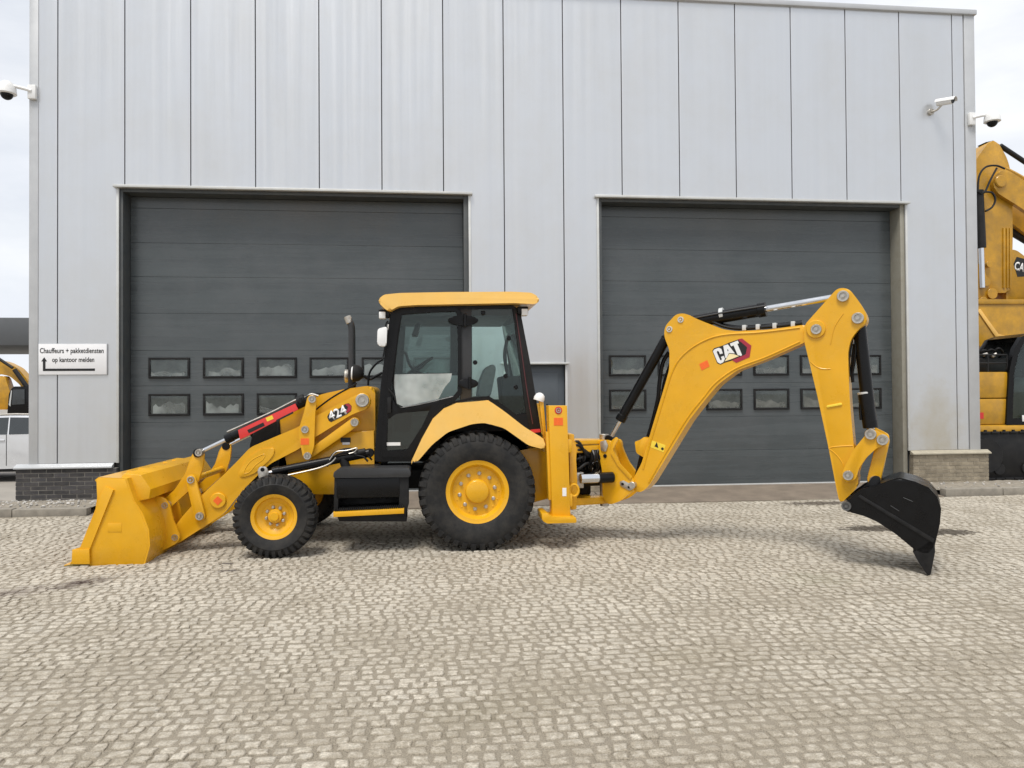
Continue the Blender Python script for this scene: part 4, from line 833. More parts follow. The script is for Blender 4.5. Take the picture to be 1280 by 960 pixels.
b_ = nb(); cyl(b_, Vector((PIV.x-.14,PIV.y-.29,.74)), Vector((PIV.x+.04,PIV.y-.24,.74)), .062); mk('cylinder_cap', b_, BLK, swc)
b_ = nb(); r2 = random.Random(2)
for k in range(11):
    y0, z0 = 8.22+r2.random()*.45, .80+r2.random()*.28
    tube(b_, [(SX+.03,y0,z0),(SX+.13,y0-.06,z0+r2.uniform(-.08,.08)),(SX+.25,y0-.02,z0+r2.uniform(-.12,.06)),(PIV.x+.02,PIV.y+r2.uniform(-.1,.1),.9+r2.uniform(-.1,.1))], .017, 8)
mk('hose', b_, BKM, bh)
b_ = nb(); 
for k in range(5): box(b_, SX+.07, SX+.19, 8.3+k*.09, 8.37+k*.09, .62, .80, .01)
mk('valve_block', b_, ZIN, cg)
b_ = nb(); box(b_, SX+.20, SX+.34, 8.62, 8.84, .50, 1.05, .02); mk('valve_cover', b_, BKM, cg)
b_ = nb()
for k in range(16):
    x0_, y0_ = SX+.10+r2.random()*.28, 8.35+r2.random()*.3
    tube(b_, [(x0_,y0_,1.04),(x0_+r2.uniform(-.04,.04),y0_-.05,.95),(x0_+r2.uniform(-.05,.05),y0_,.86),(x0_+r2.uniform(-.03,.03),y0_+.05,.80)], .02, 8)
mk('hose', b_, BLK, bh)
b_ = nb(); cyl(b_, Vector((SX+.05,8.5,.66)), Vector((PIV.x-.05,PIV.y+.05,.66)), .05); mk('swing_cylinder', b_, BKM, bh)
# swing post (turns with the boom)
post = [(749,552),(757,549.5),(765,552),(766,562),(774,580),(784,594),(792,600),(793,612),(776,626),(763,631),(757,628),(752,615),(755,606),(752,585),(749,570)]
b_ = nb(); prism(b_, rnd(B.tr(post,-.17),.03), -.17, -.125, B, bev=.008); prism(b_, rnd(B.tr(post,-.17),.03), .125, .17, B, bev=.008); sw = mk('swing_post', b_, YEL, bh)
b_ = nb(); bx = B.tr([(750,556),(760,556),(764,570),(768,590),(770,620),(758,628),(752,614)],-.126); prism(b_, bx, -.126, .126, B, bev=.03, seg=3); mk('post_casting', b_, YEL, sw)
b_ = nb(); prism(b_, rnd(B.tr([(764,551),(770,546),(773,549),(770,554),(766,562),(775,580),(790,596),(788,600),(772,582),(763,566)],-.185),.01), -.185, -.165, B, bev=.004); mk('post_rib', b_, YEL, sw)
b_ = nb(); prism(b_, rnd(B.tr([(774.5,602),(779,600.5),(792,607),(791,612),(787,613.5),(775,607)],-.182),.012), -.182, -.168, B, bev=.003); pl_ = mk('pin_plate', b_, ZIN, sw)
b_ = nb()
for (x, y) in ((778,605),(786,609)): s, z = B.un(x,y,-.186); cyl(b_, B.w(s,-.19,z), B.w(s,-.17,z), .016)
mk('bolt', b_, BLK, pl_)
b_ = nb(); prism(b_, rnd(B.tr([(750,552),(757,550),(760,557),(757,565),(751,563)],-.185),.012), -.185, -.168, B, bev=.003); pl2 = mk('pin_plate', b_, ZIN, sw)
s, z = B.un(756,570,-.18); b_ = nb(); cyl(b_, B.w(s,-.182,z), B.w(s,-.16,z), .022); mk('bolt', b_, BLK, pl2)
# boom
BN = -.125
bo = [(790,601),(802,579),(812.5,543),(830.6,483),(836.5,462),(837,438),(830,420),(831,408),(845,392.5),(856,391.5),(873,399.5),(903,411.5),(921,414),(960,412),(1008,405.5),(1016,418),(1008,427),(960,448.5),(921,463),(897,481),(882,499),(861,526),(831,575),(812,606),(804,614),(796,616),(790,610)]
bp_ = B.tr(bo, BN)
b_ = nb(); prism(b_, rnd(bp_,.05,5), BN, -BN, B, bev=.012); bom = mk('boom', b_, YEL, bh)
rib = [(804,586),(814,550),(832,490),(839,468),(847,452),(858,440),(874,429),(893,421),(915,417.5),(950,415.5),(1000,409.5)]
b_ = nb(); tube(b_, [B.wp(x,y,BN-.001) for x, y in rib], .010, 6); tube(b_, [B.wp(x,y,BN-.001) for x, y in ((1000,427),(958,446),(921,460),(895,478),(879,497),(858,524),(828,573),(811,603))], .010, 6); mk('weld_edge', b_, YEL, bom)
pins('pin', ((836.5,411.5),(850.5,399.5)), BN-.012, BN+.01, .034, bom, B, m=TRIM)
s, z = B.un(792,606,BN); b_ = nb(); cyl(b_, B.w(s,-.19,z), B.w(s,.19,z), .04); mk('foot_pin', b_, ZIN, bom)
b_ = nb(); prism(b_, rnd(B.tr([(794,552),(800,550),(806,546),(812,548),(806,572),(796,566)],BN+.05),.012), BN+.03, -BN-.03, B, bev=.006); mk('hose_guide', b_, YEL, bom)
b_ = nb(); prism(b_, B.tr([(815,550.5),(832,556.5),(829.5,565.5),(813,559)],BN-.002), BN-.0025, BN+.001, B, bev=0); wb = mk('warning_label', b_, LBY, bom, 0)
b_ = nb(); prism(b_, B.tr([(818,558),(821,552.5),(823,560)],BN-.004), BN-.004, BN-.002, B, bev=0); s, z = B.un(828,561,BN-.004); rev(b_, B.w(s,BN-.004,z), B.n, [(0,0),(0,.016),(.002,.016),(.002,0)], 12); mk('pictogram', b_, INK, wb, 0)
b_ = nb(); prism(b_, B.tr([(874,455),(884,450),(887,458),(877,463)],BN-.003), BN-.003, BN+.001, B, bev=0); mk('sticker', b_, ORG, bom, 0)
# logo on the boom: letters, triangle and hexagon
g = 12.5
LG = lambda pts, t: B.tr([(880+x/18.286, 415+y/18.28) for x, y in pts], t)
def logo(name, pts, d0, m, par):           # thin flat cut-outs stuck on the plate
    b_ = nb(); prism(b_, LG(pts,BN-d0), BN-d0, BN-d0+.003, B, bev=0); return mk(name, b_, m, par, 0)
lg = logo('logo_ground', [(190,430),(230,370),(430,308),(580,240),(760,178),(830,160),(900,200),(990,300),(1000,380),(960,500),(870,565),(730,622),(460,705),(380,745),(300,712)], .002, INK, bom)
logo('logo_hexagon', [(780,164),(870,148),(1082,312),(1042,572),(740,706),(640,642),(720,612),(955,512),(985,350),(850,232),(800,205)], .004, LOR, lg)
logo('logo_letter', [(205,440),(240,395),(340,360),(395,385),(430,490),(365,507),(340,445),(302,430),(290,465),(370,640),(400,650),(407,615),(385,570),(450,545),(480,612),(440,692),(370,726),(308,690)], .0045, WHT, lg)
logo('logo_letter', [(440,315),(545,282),(705,490),(570,480),(515,592),(487,592)], .0045, WHT, lg)
logo('logo_letter_hole', [(530,400),(548,395),(560,432),(540,440)], .0055, INK, lg)
logo('logo_triangle', [(577,496),(680,505),(800,550),(620,622),(470,672)], .0045, mat('logo_cream',(.82,.68,.38),.4), lg)
logo('logo_letter', [(590,265),(770,195),(800,255),(762,272),(867,520),(850,546),(770,526),(675,305),(620,330)], .0045, WHT, lg)
# 424 on the loader arm
tA = A0-.002
b_ = nb(); prism(b_, M.tr([(409,521),(411,517),(428,508.5),(431,505),(436,504),(439.5,507.5),(439,513.5),(434,517.5),(414,527.5),(411,526)],tA), tA-.001, tA+.003, bev=0); lg = mk('number_ground', b_, INK, la, 0)
b_ = nb(); prism(b_, M.tr([(431,505.5),(436,504.6),(439,507.8),(438.5,513),(433.5,516.5),(430.5,517),(434,512.5),(435,508.5)],tA-.003), tA-.003, tA-.0005, bev=0); mk('number_hexagon', b_, LOR, lg, 0)
text('424', M, 421.5, 516.3, tA-.002, .21, 25, WHT, lg, 'number', .03, ext=.003, height=.105)
# boom cylinder
bc = ram('boom_cylinder', B, B.un(762,549,-.05), B.un(832,424,-.05), .20, .056, .026, -.05, bh)
bc.data.materials[0] = BLK
b_ = nb(); tube(b_, [B.wp(x,y,.0) for x, y in ((836,440),(828,455),(824,480),(822,500),(812,540),(803,565),(797,590),(794,602))], .024, 8); tube(b_, [B.wp(x,y,.05) for x, y in ((838,455),(830,480),(826,510),(815,545),(803,580))], .02, 8); mk('hose', b_, BLK, bh)
# stick cylinder and hoses along the boom
sc_ = ram('stick_cylinder', B, B.un(1050,370.5,-.02), B.un(860,403,-.02), .47, .070, .033, -.02, bh)
b_ = nb(); s, z = B.un(903,392,-.02); tube(b_, [B.wp(x,y,-.095) for x, y in ((866,398),(905,390.5),(958,382))], .010, 6); mk('feed_pipe', b_, GRY, sc_)
b_ = nb(); a, b = B.wp(900,394,-.02), B.wp(905,393,-.02); cyl(b_, a, b, .076); mk('clamp_band', b_, TRIM, sc_)
b_ = nb()
for k in range(3): tube(b_, [B.wp(x,y-k*1.2,-.06+k*.05) for x, y in ((890,402),(905,408),(925,411),(950,409.5),(980,407),(1003,404))], .017, 8)
hs = mk('hose', b_, BLK, bh)
b_ = nb()
for (x, y) in ((930,409.5),(947,408.5),(968,407),(991,405)): s, z = B.un(x,y,-.08); box(b_, s-.02, s+.02, -.085, .07, z-.03, z+.028, .004, B)
mk('hose_clamp', b_, TRIM, hs)
# stick
SN = -.15
so = [(1052,359.5),(1062,361.5),(1074,377),(1084,394),(1083,404),(1073,411.5),(1063.5,424),(1060,440),(1060.5,460),(1062.5,505),(1067,555),(1073,600),(1072,609),(1059,622),(1050,630),(1046.5,616),(1035.5,559),(1021.5,494),(1011,450),(1005,426),(1005,407),(1012,399),(1037.5,370.5),(1045,362)]
b_ = nb(); prism(b_, rnd(B.tr(so,SN),.05,4), SN, -SN, B, bev=.010); stk = mk('stick', b_, YEL, bh)
b_ = nb(); tube(b_, [B.wp(x,y,SN) for x, y in ((1054,392),(1047,402),(1042,412),(1038,430))], .006, 6); tube(b_, [B.wp(x,y,SN) for x, y in ((1013,452),(1020,458),(1028,461),(1038,461))], .006, 6); tube(b_, [B.wp(x,y,SN) for x, y in ((1036,561),(1042,558.5),(1066,557))], .006, 6); tube(b_, [B.wp(x,y,SN) for x, y in ((1036,561),(1044,567),(1052,577),(1056,588))], .006, 6); mk('weld_edge', b_, YEL, stk)
pins('pin', ((1053.5,370),(1072,397.5)), SN-.03, SN+.01, .056, stk, B)
s, z = B.un(1020,411.5,SN); b_ = nb(); rev(b_, B.w(s,SN-.022,z), B.n, [(0,0),(0,.085),(.006,.09),(.03,.09),(.03,0)], 28); mk('pivot_boss', b_, YEL, stk)
pins('pin', ((1020,411.5),), SN-.04, SN-.015, .052, stk, B)
b_ = nb(); (s0,z0),(s1,z1) = B.un(1035,508,SN), B.un(1051,505,SN); bar(b_, B, s0, z0, s1, z1, .012, .012, SN-.014, SN, .003); mk('grip_bar', b_, LBY, stk)
# bucket cylinder
kc = ram('bucket_cylinder', B, B.un(1089,541,0), B.un(1073,398,0), .05, .062, .036, 0, bh)
b_ = nb(); cyl(b_, B.wp(1081.5,492,0), B.wp(1088,533,0), .070, seg=24); mk('gland', b_, BLK, kc)
b_ = nb(); a, b = B.wp(1081,490,0), B.wp(1081.5,494,0); cyl(b_, a, b, .068); mk('clamp_band', b_, TRIM, kc)
b_ = nb(); tube(b_, [B.wp(x,y,-.03) for x, y in ((1066,420),(1062,440),(1061,458),(1064,470),(1068,450),(1070,425))], .014, 8); tube(b_, [B.wp(x,y,-.02) for x, y in ((1068,430),(1065,460),(1066,478))], .016, 8); tube(b_, [B.wp(x,y,-.03) for x, y in ((1076,498),(1075,510),(1076,525))], .012, 8); mk('hose', b_, BLK, kc)
# bucket linkage
lv2 = [(1081,545),(1083,539),(1089,535.5),(1101,541),(1109,545.5),(1110,553),(1105,557.5),(1096,560),(1083,572),(1074,585),(1070,598),(1063,603),(1055,602),(1051.5,595),(1055,585),(1066,563),(1075,552)]
for t, k in ((-.205,0),(.155,1)):
    b_ = nb(); prism(b_, rnd(B.tr(lv2,-.205),.02), t, t+.045, B, bev=.008); l2 = mk('bucket_lever', b_, YEL, bh)
    if not k: pins('pin', ((1088,543),(1103,550)), -.235, -.20, .052, l2, B); pins('pin', ((1060,594.5),), -.23, -.20, .048, l2, B)
b_ = nb()
for (x, y) in ((1088,543),(1103,550),(1060,594.5)): s, z = B.un(x,y,-.205); cyl(b_, B.w(s,-.2,z), B.w(s,.2,z), .03)
mk('lever_pin', b_, ZIN, bh)
s0, s1 = B.un(1103,553,-.15), B.un(1092,600,-.15); b_ = nb(); bar(b_, B, *s0, *s1, .055, .060, -.12, .12, .01); dl = mk('drop_link', b_, YEL, bh)
pins('pin', ((1093,601),), -.16, -.11, .045, dl, B)
# digging bucket
KN = -.30
ks = [(1055,634),(1057,627),(1066,620),(1075,612),(1086,609),(1098,607),(1110,602),(1124,598.5),(1143,603.5),(1160,611),(1170,622),(1174.5,636),(1173,655),(1167,680),(1165.5,688),(1158,693),(1143,687),(1119,667),(1096,652),(1080,645),(1061,640)]
kp = rnd(B.tr(ks,KN),.03,3)
b_ = nb(); prism(b_, kp, KN, KN+.025, B, bev=.005); prism(b_, kp, -KN-.025, -KN, B, bev=.005); kb = mk('digging_bucket', b_, BLK, bh)
back = [(1086,609),(1098,606),(1110,601),(1124,597),(1144,602),(1161,609.5),(1171.5,621),(1176.5,636),(1175,655),(1169,680),(1164.5,702),(1161,701)]
inn = [(1159,692),(1164,678),(1170,655),(1171.5,637),(1167,624.5),(1158,614.5),(1142,607),(1124,602.5),(1111,606.5),(1099,611),(1087,614)]
bp2 = B.tr(back+inn,KN); b_ = nb(); prism(b_, bp2, KN+.004, -KN-.004, B, bev=0); mk('back_shell', b_, BLK, kb, 60)
b_ = nb(); prism(b_, B.tr([(1072,621),(1075,618.5),(1168,674),(1166.5,679)],KN-.014), KN-.014, KN+.002, B, bev=.004); mk('side_edge', b_, BKM, kb)
for k in range(5):
    t = KN+.0+k*(.6-.09)/4; b_ = nb(); prism(b_, B.tr([(1141,690),(1150,686),(1168,672),(1169,690),(1163.5,718),(1160.5,721),(1158,716),(1147,701)],KN), t, t+.09, B, bev=.006); mk('tooth', b_, BKM, kb)
hb = B.tr([(1053,634),(1056,626),(1068,616),(1082,607),(1092,594),(1101,596),(1100,609),(1086,618),(1070,636),(1060,641)],-.2)
for t in (-.215,.18):
    b_ = nb(); prism(b_, rnd(hb,.03), t, t+.035, B, bev=.006); mk('hinge_ear', b_, BLK, kb)
s, z = B.un(1059,631,-.22); b_ = nb(); pinhead(b_, B, s, z, -.325, .30, .045); mk('hinge_pin', b_, mat('dark_pin',(.16,.16,.16),.4,.7), kb)
s, z = B.un(1067,624,-.22); b_ = nb(); cyl(b_, B.w(s,-.24,z), B.w(s,-.2,z), .02); mk('grease_cap', b_, mat('green_cap',(.25,.45,.38),.4), kb)
for pa in (((1129,622),(1141,627)),((1113,632),(1124,639))):
    b_ = nb(); tube(b_, [B.wp(x,y,KN-.002) for x, y in pa], .004, 6); mk('weld_mark', b_, GRY, kb)

# ================================================================ neighbours
def excavator(root, house_m=EXY, part=None): pass
def lbox(bm, x0, x1, y0, y1, z0, z1, bev=.03): return box(bm, x0, x1, y0, y1, z0, z1, bev)
def track(root, x0, x1, y0, y1, h):
    pl = []; r = h/2
    for k in range(13): a = math.pi/2+math.pi*k/12; pl.append((x0+r+r*math.cos(a), r+r*math.sin(a)))
    for k in range(13): a = -math.pi/2+math.pi*k/12; pl.append((x1-r+r*math.cos(a), r+r*math.sin(a)))
    b_ = nb(); prism(b_, [(s*1, .03+z*.94) for s, z in pl], y0+.05, y1-.05, bev=.02); t = mk('track', b_, EXB, root)
    L_ = 2*(x1-x0-h)+math.pi*h; n = int(L_/.19); b_ = nb()
    for i in range(n):
        d = i*L_/n; st = x1-x0-h
        if d < st: c, a = Vector((x0+r+d,0,h)), 0
        elif d < st+math.pi*r: q = (d-st)/r; c, a = Vector((x1-r+r*math.sin(q),0,r+r*math.cos(q))), -q
        elif d < 2*st+math.pi*r: c, a = Vector((x1-r-(d-st-math.pi*r),0,0)), math.pi
        else: q = (d-2*st-math.pi*r)/r; c, a = Vector((x0+r-r*math.sin(q),0,r-r*math.cos(q))), math.pi-q
        m_ = Matrix.Translation(c) @ Matrix.Rotation(-a,4,'Y')
        c_ = nb(); box(c_, -.085, .085, y0, y1, -.035, .0, .006); box(c_, -.02, .02, y0+.01, y1-.01, -.002, .03, .004); bmesh.ops.transform(c_, matrix=m_, verts=c_.verts)
        me = bpy.data.meshes.new('x'); c_.to_mesh(me); c_.free(); b_.from_mesh(me); bpy.data.meshes.remove(me)
    mk('track_shoes', b_, EXB, t)['kind'] = 'stuff'
    for i in range(6):
        cx = x0+h*.8+(x1-x0-1.6*h)*i/5; b_ = nb(); cyl(b_, Vector((cx,y0+.02,.2)), Vector((cx,y0+.12,.2)), .11); mk('roller', b_, EXB, t)
    for cx in (x0+r, x1-r): b_ = nb(); cyl(b_, Vector((cx,y0+.0,r)), Vector((cx,y0+.1,r)), r*.72); mk('sprocket', b_, EXB, t)
# excavator parked past the warehouse corner, cab door towards the yard
ea = empty('excavator', (12,14.5,0), 'yellow excavator with black tracks and black framed cab past the warehouse corner', 'excavator', 'excavators beside the warehouse')
def W_(px, py, t): return M.un(px,py,t)
track(ea, 9.95, 14.3, 13.05, 13.65, .92); track(ea, 9.95, 14.3, 15.25, 15.85, .92)
b_ = nb(); box(b_, 11.2, 13.2, 13.66, 15.24, .35, .9, .05); mk('undercarriage', b_, EXB, ea)
z_s0, z_s1 = W_(1250,543,13.15)[1], W_(1250,531,13.15)[1]
b_ = nb(); box(b_, 9.9, 14.0, 13.10, 15.8, z_s0, z_s1, .05); hs = mk('house_deck', b_, EXY, ea)
xa, z_p = W_(1259,470,13.2)[0], W_(1240,465,13.2)[1]
b_ = nb(); box(b_, 9.92, xa-.75, 13.14, 15.8, z_s1+.004, z_p, .05); mk('counterweight', b_, EXY, ea)
for x0, x1, z0, z1 in ((xa-.74,xa-.02,z_s1+.005,(z_s1+z_p)/2-.006),(xa-.74,xa-.02,(z_s1+z_p)/2+.006,z_p)):
    b_ = nb(); box(b_, x0, x1, 13.16, 13.9, z0, z1, .025); mk('side_panel', b_, EXY, ea)
sx, sz = W_(1228,519,13.1); b_ = nb(); box(b_, sx-.06, sx+.07, 13.155, 13.161, sz-.07, sz+.05); mk('decal', b_, RED, ea, 0)
b_ = nb(); box(b_, xa-1.3, xa+.4, 13.5, 15.7, z_p+.004, z_p+.28, .04); cyl(b_, Vector((xa-.5,14.1,z_p+.2)), Vector((xa-.5,14.1,z_p+.62)), .09); mk('engine_cover', b_, EXB, ea)
b_ = nb()
for zz in (.17,.33): tube(b_, [(xa-1.2,13.2,z_p+zz),(xa+.0,13.2,z_p+zz)], .017, 8)
for k in range(4): tube(b_, [(xa-1.2+k*.4,13.2,z_p-.02),(xa-1.2+k*.4,13.2,z_p+.33)], .017, 8)
mk('handrail', b_, EXB, ea)
b_ = nb(); r3 = random.Random(4)
for k in range(7): x_ = xa-1.0+k*.16; tube(b_, [(x_,13.6,z_p+.28),(x_+.05,13.45,z_p+.42+.05*r3.random()),(x_+.2,13.5,z_p+.40),(x_+.28,13.7,z_p+.3)], .022, 8)
mk('hose', b_, BKM, ea)
for k in range(5): b_ = nb(); x_ = xa-.95+k*.19; cyl(b_, Vector((x_,13.35,z_p+.30+.03*(k%2))), Vector((x_+.09,13.35,z_p+.36)), .03); mk('pipe_joint', b_, ZIN, ea)
co_ = [(1258,531),(1259.5,500),(1262,462),(1268,436),(1277,421),(1290,416),(1345,416),(1352,430),(1352,531)]; ci_ = [(1266,523),(1266.5,500),(1268,465),(1273,443),(1280,428),(1291,423),(1338,423),(1343,434),(1343,523)]
k = nb(); V = [[k.verts.new(M.w(s,t,z)) for s, z in M.tr(pl,13.12)] for pl, t in ((co_,13.12),(ci_,13.12),(co_,13.22),(ci_,13.22))]
for j in range(9):
    q = (j+1)%9
    for A, D in ((0,1),(1,3),(3,2),(2,0)): k.faces.new((V[A][j],V[A][q],V[D][q],V[D][j]))
ec = mk('cab', k, BLK, ea, 30)
b_ = nb(); prism(b_, M.tr(ci_,13.12), 13.15, 13.16, bev=0); mk('pane', b_, GLS, ec, 0)
cb2 = M.tr(co_,13.12); b_ = nb(); prism(b_, cb2, 14.0, 14.1, bev=.02); prism(b_, M.tr([(1277,421),(1290,416),(1345,416),(1352,424),(1280,424)],13.12), 13.22, 14.0, bev=.01); mk('cab_shell', b_, BLK, ec)
b_ = nb(); prism(b_, rnd(M.tr([(1285,531),(1287,480),(1296,470),(1302,480),(1304,500),(1320,502),(1320,531)],13.3),.05), 13.35, 13.85, bev=.05); mk('seat', b_, SEA, ec)
s, z = W_(1279.5,523,13.1); b_ = nb(); box(b_, s-.02, s+.25, 13.105, 13.118, z-.06, z+.06, .003); mk('label', b_, WHT, ec)
# excavator behind it with raised boom, stick and bucket
eb = empty('excavator', (20,17,0), 'yellow excavator holding its boom high and its bucket above the parked one', 'excavator', 'excavators beside the warehouse')
T = 15.4
stk_ = [(1216,206),(1228,188),(1238,175.5),(1246,176),(1252,185),(1260,200),(1265,222),(1266,300),(1264,366),(1234,366),(1230,330),(1226,290),(1219,245)]
b_ = nb(); prism(b_, rnd(M.tr(stk_,T),.15), T, T+.5, bev=.03); es = mk('stick', b_, EXY, eb)
b_ = nb(); prism(b_, M.tr([(1238,175),(1247,173),(1255,178),(1255,184),(1250,181),(1246,180)],T-.02), T+.1, T+.4, bev=.02); mk('hook', b_, EXB, es)
for x in (1255,1259.5,1263): b_ = nb(); prism(b_, M.tr([(x-1,285),(x+1,285),(x+1,360),(x-1,360)],T-.02), T-.03, T, bev=.005); mk('rib', b_, EXY, es)
bo_ = [(1241,229),(1247,215),(1256,210),(1272,220),(1300,238),(1345,266),(1400,320),(1440,420),(1400,450),(1370,345),(1330,300),(1296,274),(1274,258),(1256,247),(1245,240)]
b_ = nb(); prism(b_, rnd(M.tr(bo_,T-.12),.15), T-.12, T-.01, bev=.02); prism(b_, rnd(M.tr(bo_,T-.12),.15), T+.51, T+.62, bev=.02); ebm = mk('boom', b_, EXY, eb)
b_ = nb(); tube(b_, [M.wp(x,y,T-.06) for x, y in ((1256,211),(1275,221),(1300,237))], .05, 8); mk('boom_pipe', b_, EXY, ebm)
s, z = M.un(1250,227,T-.12); b_ = nb(); rev(b_, M.w(s,T-.17,z), M.n, [(0,0),(0,.12),(.02,.14),(.06,.14),(.06,0)], 24); mk('pin', b_, EXY, ebm)
b_ = nb(); cyl(b_, M.wp(1250,182,T+.2), M.wp(1300,215,T+.2), .055); cyl(b_, M.wp(1285,205,T+.2), M.wp(1340,243,T+.2), .10); mk('stick_cylinder', b_, EXB, eb)
b_ = nb(); cyl(b_, M.wp(1223,238,T-.1), M.wp(1226.5,310,T-.1), .10); ek = mk('bucket_cylinder', b_, EXB, eb)
b_ = nb(); cyl(b_, M.wp(1226.5,308,T-.1), M.wp(1228,360,T-.1), .055); mk('rod', b_, CHR, ek)
b_ = nb()
for pts in (((1222,240),(1224,220),(1232,209),(1245,207),(1256,211)),((1226,240),(1231,240),(1238,225),(1246,210)),((1230,240),(1240,241),(1244,250),(1240,259),(1232,264)),((1222,236),(1226,242),(1232,238))): tube(b_, [M.wp(x,y,T-.2) for x, y in pts], .022, 8)
mk('hose', b_, EXB, eb)
for (x, y, r) in ((1233,352,.10),(1237,330,.07),(1241,367,.12),(1230,376,.09)): s, z = M.un(x,y,T-.1); b_ = nb(); cyl(b_, M.w(s,T-.1,z), M.w(s,T+.6,z), r); mk('link_pin', b_, EXY, eb)
b_ = nb(); prism(b_, M.tr([(1222,330),(1228,328),(1236,355),(1240,372),(1230,380),(1222,372)],T-.05), T-.05, T+.0, bev=.01); mk('bucket_link', b_, EXY, eb)
bu = [(1205,377),(1340,377),(1345,392),(1335,420),(1300,440),(1250,441),(1215,430),(1203,405)]
b_ = nb(); prism(b_, rnd(M.tr(bu,T-.45),.2), T-.45, T-.40, bev=.01); prism(b_, rnd(M.tr(bu,T-.45),.2), T+.9, T+.95, bev=.01); ebk = mk('bucket', b_, EXY, eb)
ou = M.tr([(1205,377),(1203,405),(1215,430),(1250,441),(1300,440),(1335,420),(1345,392),(1340,377)],T-.45); cx_ = sum(s for s, z in ou)/8; cz_ = sum(z for s, z in ou)/8
b_ = nb(); prism(b_, ou+[(cx_+(s-cx_)*.93, cz_+(z-cz_)*.93) for s, z in ou[::-1]], T-.41, T+.91, bev=0); mk('shell', b_, EXY, ebk, 50)
b_ = nb(); prism(b_, M.tr([(1200,374),(1342,374),(1342,380),(1200,380)],T-.48), T-.48, T-.38, bev=.01); mk('lip', b_, EXY, ebk)
kq = nb(); prism(kq, rnd(M.tr([(1258,312),(1270,312),(1300,335),(1345,372),(1345,384),(1258,384)],T+.05),.1), T+.05, T+.55, bev=.02); kq = mk('bucket_bracket', kq, EXY, eb)
b_ = nb(); prism(b_, M.tr([(1267,330),(1271,321),(1290,326),(1290,345),(1272,346)],T+.045), T+.045, T+.052, bev=0); dq = mk('decal', b_, INK, kq, 0)
text('CAT', M, 1277, 334, T+.042, .34, -12, WHT, dq, 'lettering', .03, height=.2)
b_ = nb(); cyl(b_, M.wp(1262,288,T+.7), M.wp(1340,335,T+.7), .09); mk('bucket_cylinder', b_, EXB, eb)
b_ = nb(); prism(b_, M.tr([(1222,388),(1226,386),(1248,418),(1262,421),(1262,424),(1246,423)],T-.48), T-.48, T-.44, bev=.01); mk('wear_strip', b_, YEP, ebk)
track(eb, 17.5, 22, 15.2, 15.8, .95); track(eb, 17.5, 22, 17.6, 18.2, .95)
b_ = nb(); box(b_, 17.2, 22.4, 15.3, 18.1, 1.1, 2.3, .08); box(b_, 18.7, 20.8, 15.8, 17.6, .5, 1.1); mk('house', b_, EXY, eb)
b_ = nb(); box(b_, 17.3, 19.0, 17.0, 18.05, 2.3, 3.4, .1); mk('cab', b_, BLK, eb)

# ---------------- left: silver car, far excavator, canopy
car = empty('parked_car', (-9.1,16.9,0), 'silver estate car parked behind the corner by the dark brick plinth', 'car')
cy0, cy1 = 16.0, 17.75; x0 = -11.5
zc = [(-11.45,.42),(-11.40,.75),(-11.2,.90),(-10.2,1.02),(-9.35,1.03),(-7.4,1.06),(-7.0,1.0),(-6.85,.7),(-6.9,.40),(-7.0,.30),(-7.35,.28),(-7.55,.62),(-7.9,.64),(-8.05,.28),(-10.1,.25),(-10.25,.62),(-10.6,.62),(-10.75,.28),(-11.3,.30)]
b_ = nb(); prism(b_, rnd(zc,.12,4), cy0, cy1, bev=.16, seg=6); cbd = mk('body', b_, SILV, car)
gz_ = [(-10.25,1.0),(-9.45,1.42),(-8.9,1.475),(-7.9,1.46),(-7.25,1.36),(-6.95,1.0)]
b_ = nb(); A = [b_.verts.new((x,cy0+.04+(z-1.0)*.42,z)) for x, z in gz_]; D = [b_.verts.new((x,cy1-.04-(z-1.0)*.42,z)) for x, z in gz_]; b_.faces.new(A); b_.faces.new(D[::-1])
for i in range(6): b_.faces.new((A[i],D[i],D[(i+1)%6],A[(i+1)%6]))
bmesh.ops.bevel(b_, geom=list(b_.edges), offset=.04, segments=3, affect='EDGES'); mk('greenhouse', b_, SILV, cbd)
DKG = mat('tinted_glass', (.02,.025,.028), .06, 0, 0, .1, 5, spec=.8)
for pl in ([(-9.98,1.045),(-9.34,1.405),(-8.74,1.425),(-8.685,1.045)],[(-8.655,1.045),(-8.71,1.425),(-7.95,1.41),(-7.72,1.045)],[(-7.65,1.06),(-7.86,1.38),(-7.4,1.30),(-7.15,1.07)]):
    b_ = nb(); A = [b_.verts.new((x,cy0+.030+(z-1.0)*.42,z)) for x, z in pl]; D = [b_.verts.new((x,cy0+.07+(z-1.0)*.42,z)) for x, z in pl]; b_.faces.new(A); b_.faces.new(D[::-1])
    for i in range(4): b_.faces.new((A[i],D[i],D[(i+1)%4],A[(i+1)%4]))
    mk('side_window', b_, DKG, car, 0)
for x in (-8.67,-7.85): b_ = nb(); box(b_, x-.006, x+.006, cy0-.003, cy0+.02, .34, 1.04); mk('door_gap', b_, INK, car, 0)
for x in (-8.80,-8.0): b_ = nb(); box(b_, x-.10, x+.10, cy0-.025, cy0+.02, .90, .935, .01); mk('door_handle', b_, SILV, car)
b_ = nb(); box(b_, -11.2, -7.1, cy0+.02, cy1-.02, .20, .30, .02); mk('sill', b_, BKM, car)
b_ = nb(); tube(b_, [(-9.3,cy0+.24,1.455),(-8.6,cy0+.235,1.50),(-7.5,cy0+.24,1.44)], .018, 8); mk('roof_rail', b_, ZIN, car)
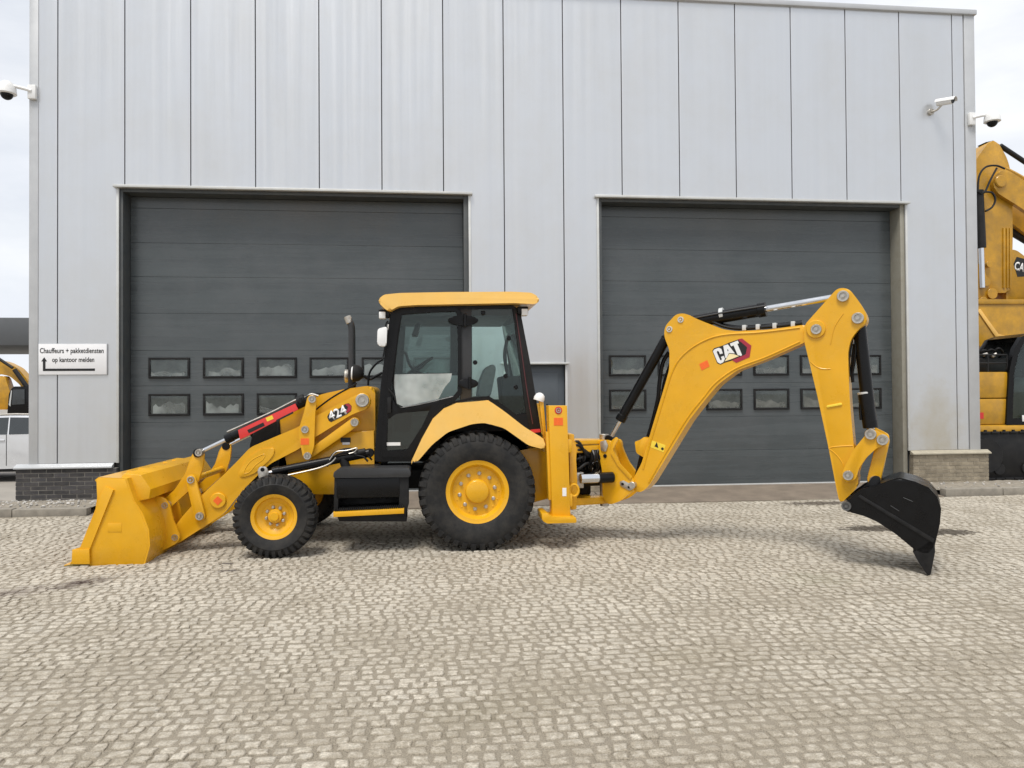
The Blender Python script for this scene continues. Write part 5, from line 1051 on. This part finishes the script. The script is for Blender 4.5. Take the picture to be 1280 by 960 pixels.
for x in (-10.43,-7.72):
    for y in (cy0+.02,cy1-.24):
        b_ = nb(); rev(b_, Vector((x,y,.325)), Vector((0,1,0)), [(.03,0),(.03,.2),(0,.215),(0,.30),(.02,.325),(.20,.325),(.22,.3),(.22,0)], 32); w_ = mk('wheel', b_, RUB, car)
        for k in range(10): a = k*math.pi/5; b_ = nb(); tube(b_, [Vector((x,y+.02,.325)),Vector((x+.205*math.cos(a),y+.005,.325+.205*math.sin(a)))], .016, 6); mk('spoke', b_, SILV, w_)
car.scale = (1,1,.90)
ef = empty('excavator', (-19,33,0), 'small yellow excavator with a dark cab beyond the silver car', 'excavator', 'excavators beside the warehouse')
T = 33
b_ = nb(); prism(b_, rnd(M.tr([(-70,500),(-40,462),(-12,449),(6,452),(22,460),(34,474),(40,500),(33,500),(26,482),(12,470),(-8,466),(-30,478),(-52,510)],T),.15), T, T+.5, bev=.03); mk('boom', b_, EXY, ef)
b_ = nb(); prism(b_, rnd(M.tr([(-4,470),(6,470),(14,494),(10,512),(-4,512)],T-.1),.1), T-.1, T+.3, bev=.03); mk('boom_bracket', b_, EXY, ef)
b_ = nb(); cyl(b_, M.wp(18,462,T-.2), M.wp(40,492,T-.2), .09); cyl(b_, M.wp(-2,448,T-.2), M.wp(16,460,T-.2), .06); mk('cylinder', b_, EXB, ef)
b_ = nb(); prism(b_, rnd(M.tr([(9,519),(11,492),(16,483),(60,483),(60,519)],T-.5),.08), T-.5, T+1.0, bev=.03); ec = mk('cab', b_, BLK, ef)
b_ = nb(); prism(b_, M.tr([(15,506),(16.5,487),(31,486.5),(31,505)],T-.51), T-.53, T-.495, bev=0); mk('pane', b_, DKG, ec, 0)
b_ = nb(); prism(b_, M.tr([(11,506),(14,488),(15,488),(13,508)],T-.53), T-.54, T-.49, bev=0); mk('grab_rail', b_, TRIM, ec, 0)
xl, xr_ = M.un(-60,520,T)[0], M.un(70,520,T)[0]
b_ = nb(); box(b_, xl, xr_, T-.7, T+1.6, .62, M.un(10,519,T)[1], .06); mk('house', b_, EXY, ef)
track(ef, xl, xr_, T-.9, T-.4, .6); track(ef, xl, xr_, T+1.2, T+1.7, .6)
cn = empty('canopy', (-33,46,0), 'flat dark grey canopy on posts beyond the far excavator', 'canopy')
T = 44; (a, z1), (b, z0) = M.un(-500,395,T), M.un(37.5,432,T)
b_ = nb(); box(b_, a, b+3, T, T+9, z0, z1, .05); mk('fascia', b_, CANO, cn)
for x in (a+1, (a+b)/2-2, b+2.2):
    for y in (T+1.2,T+7.5): b_ = nb(); box(b_, x-.15, x+.15, y-.15, y+.15, -.03, z0+.02); mk('post', b_, CANO, cn, 0)
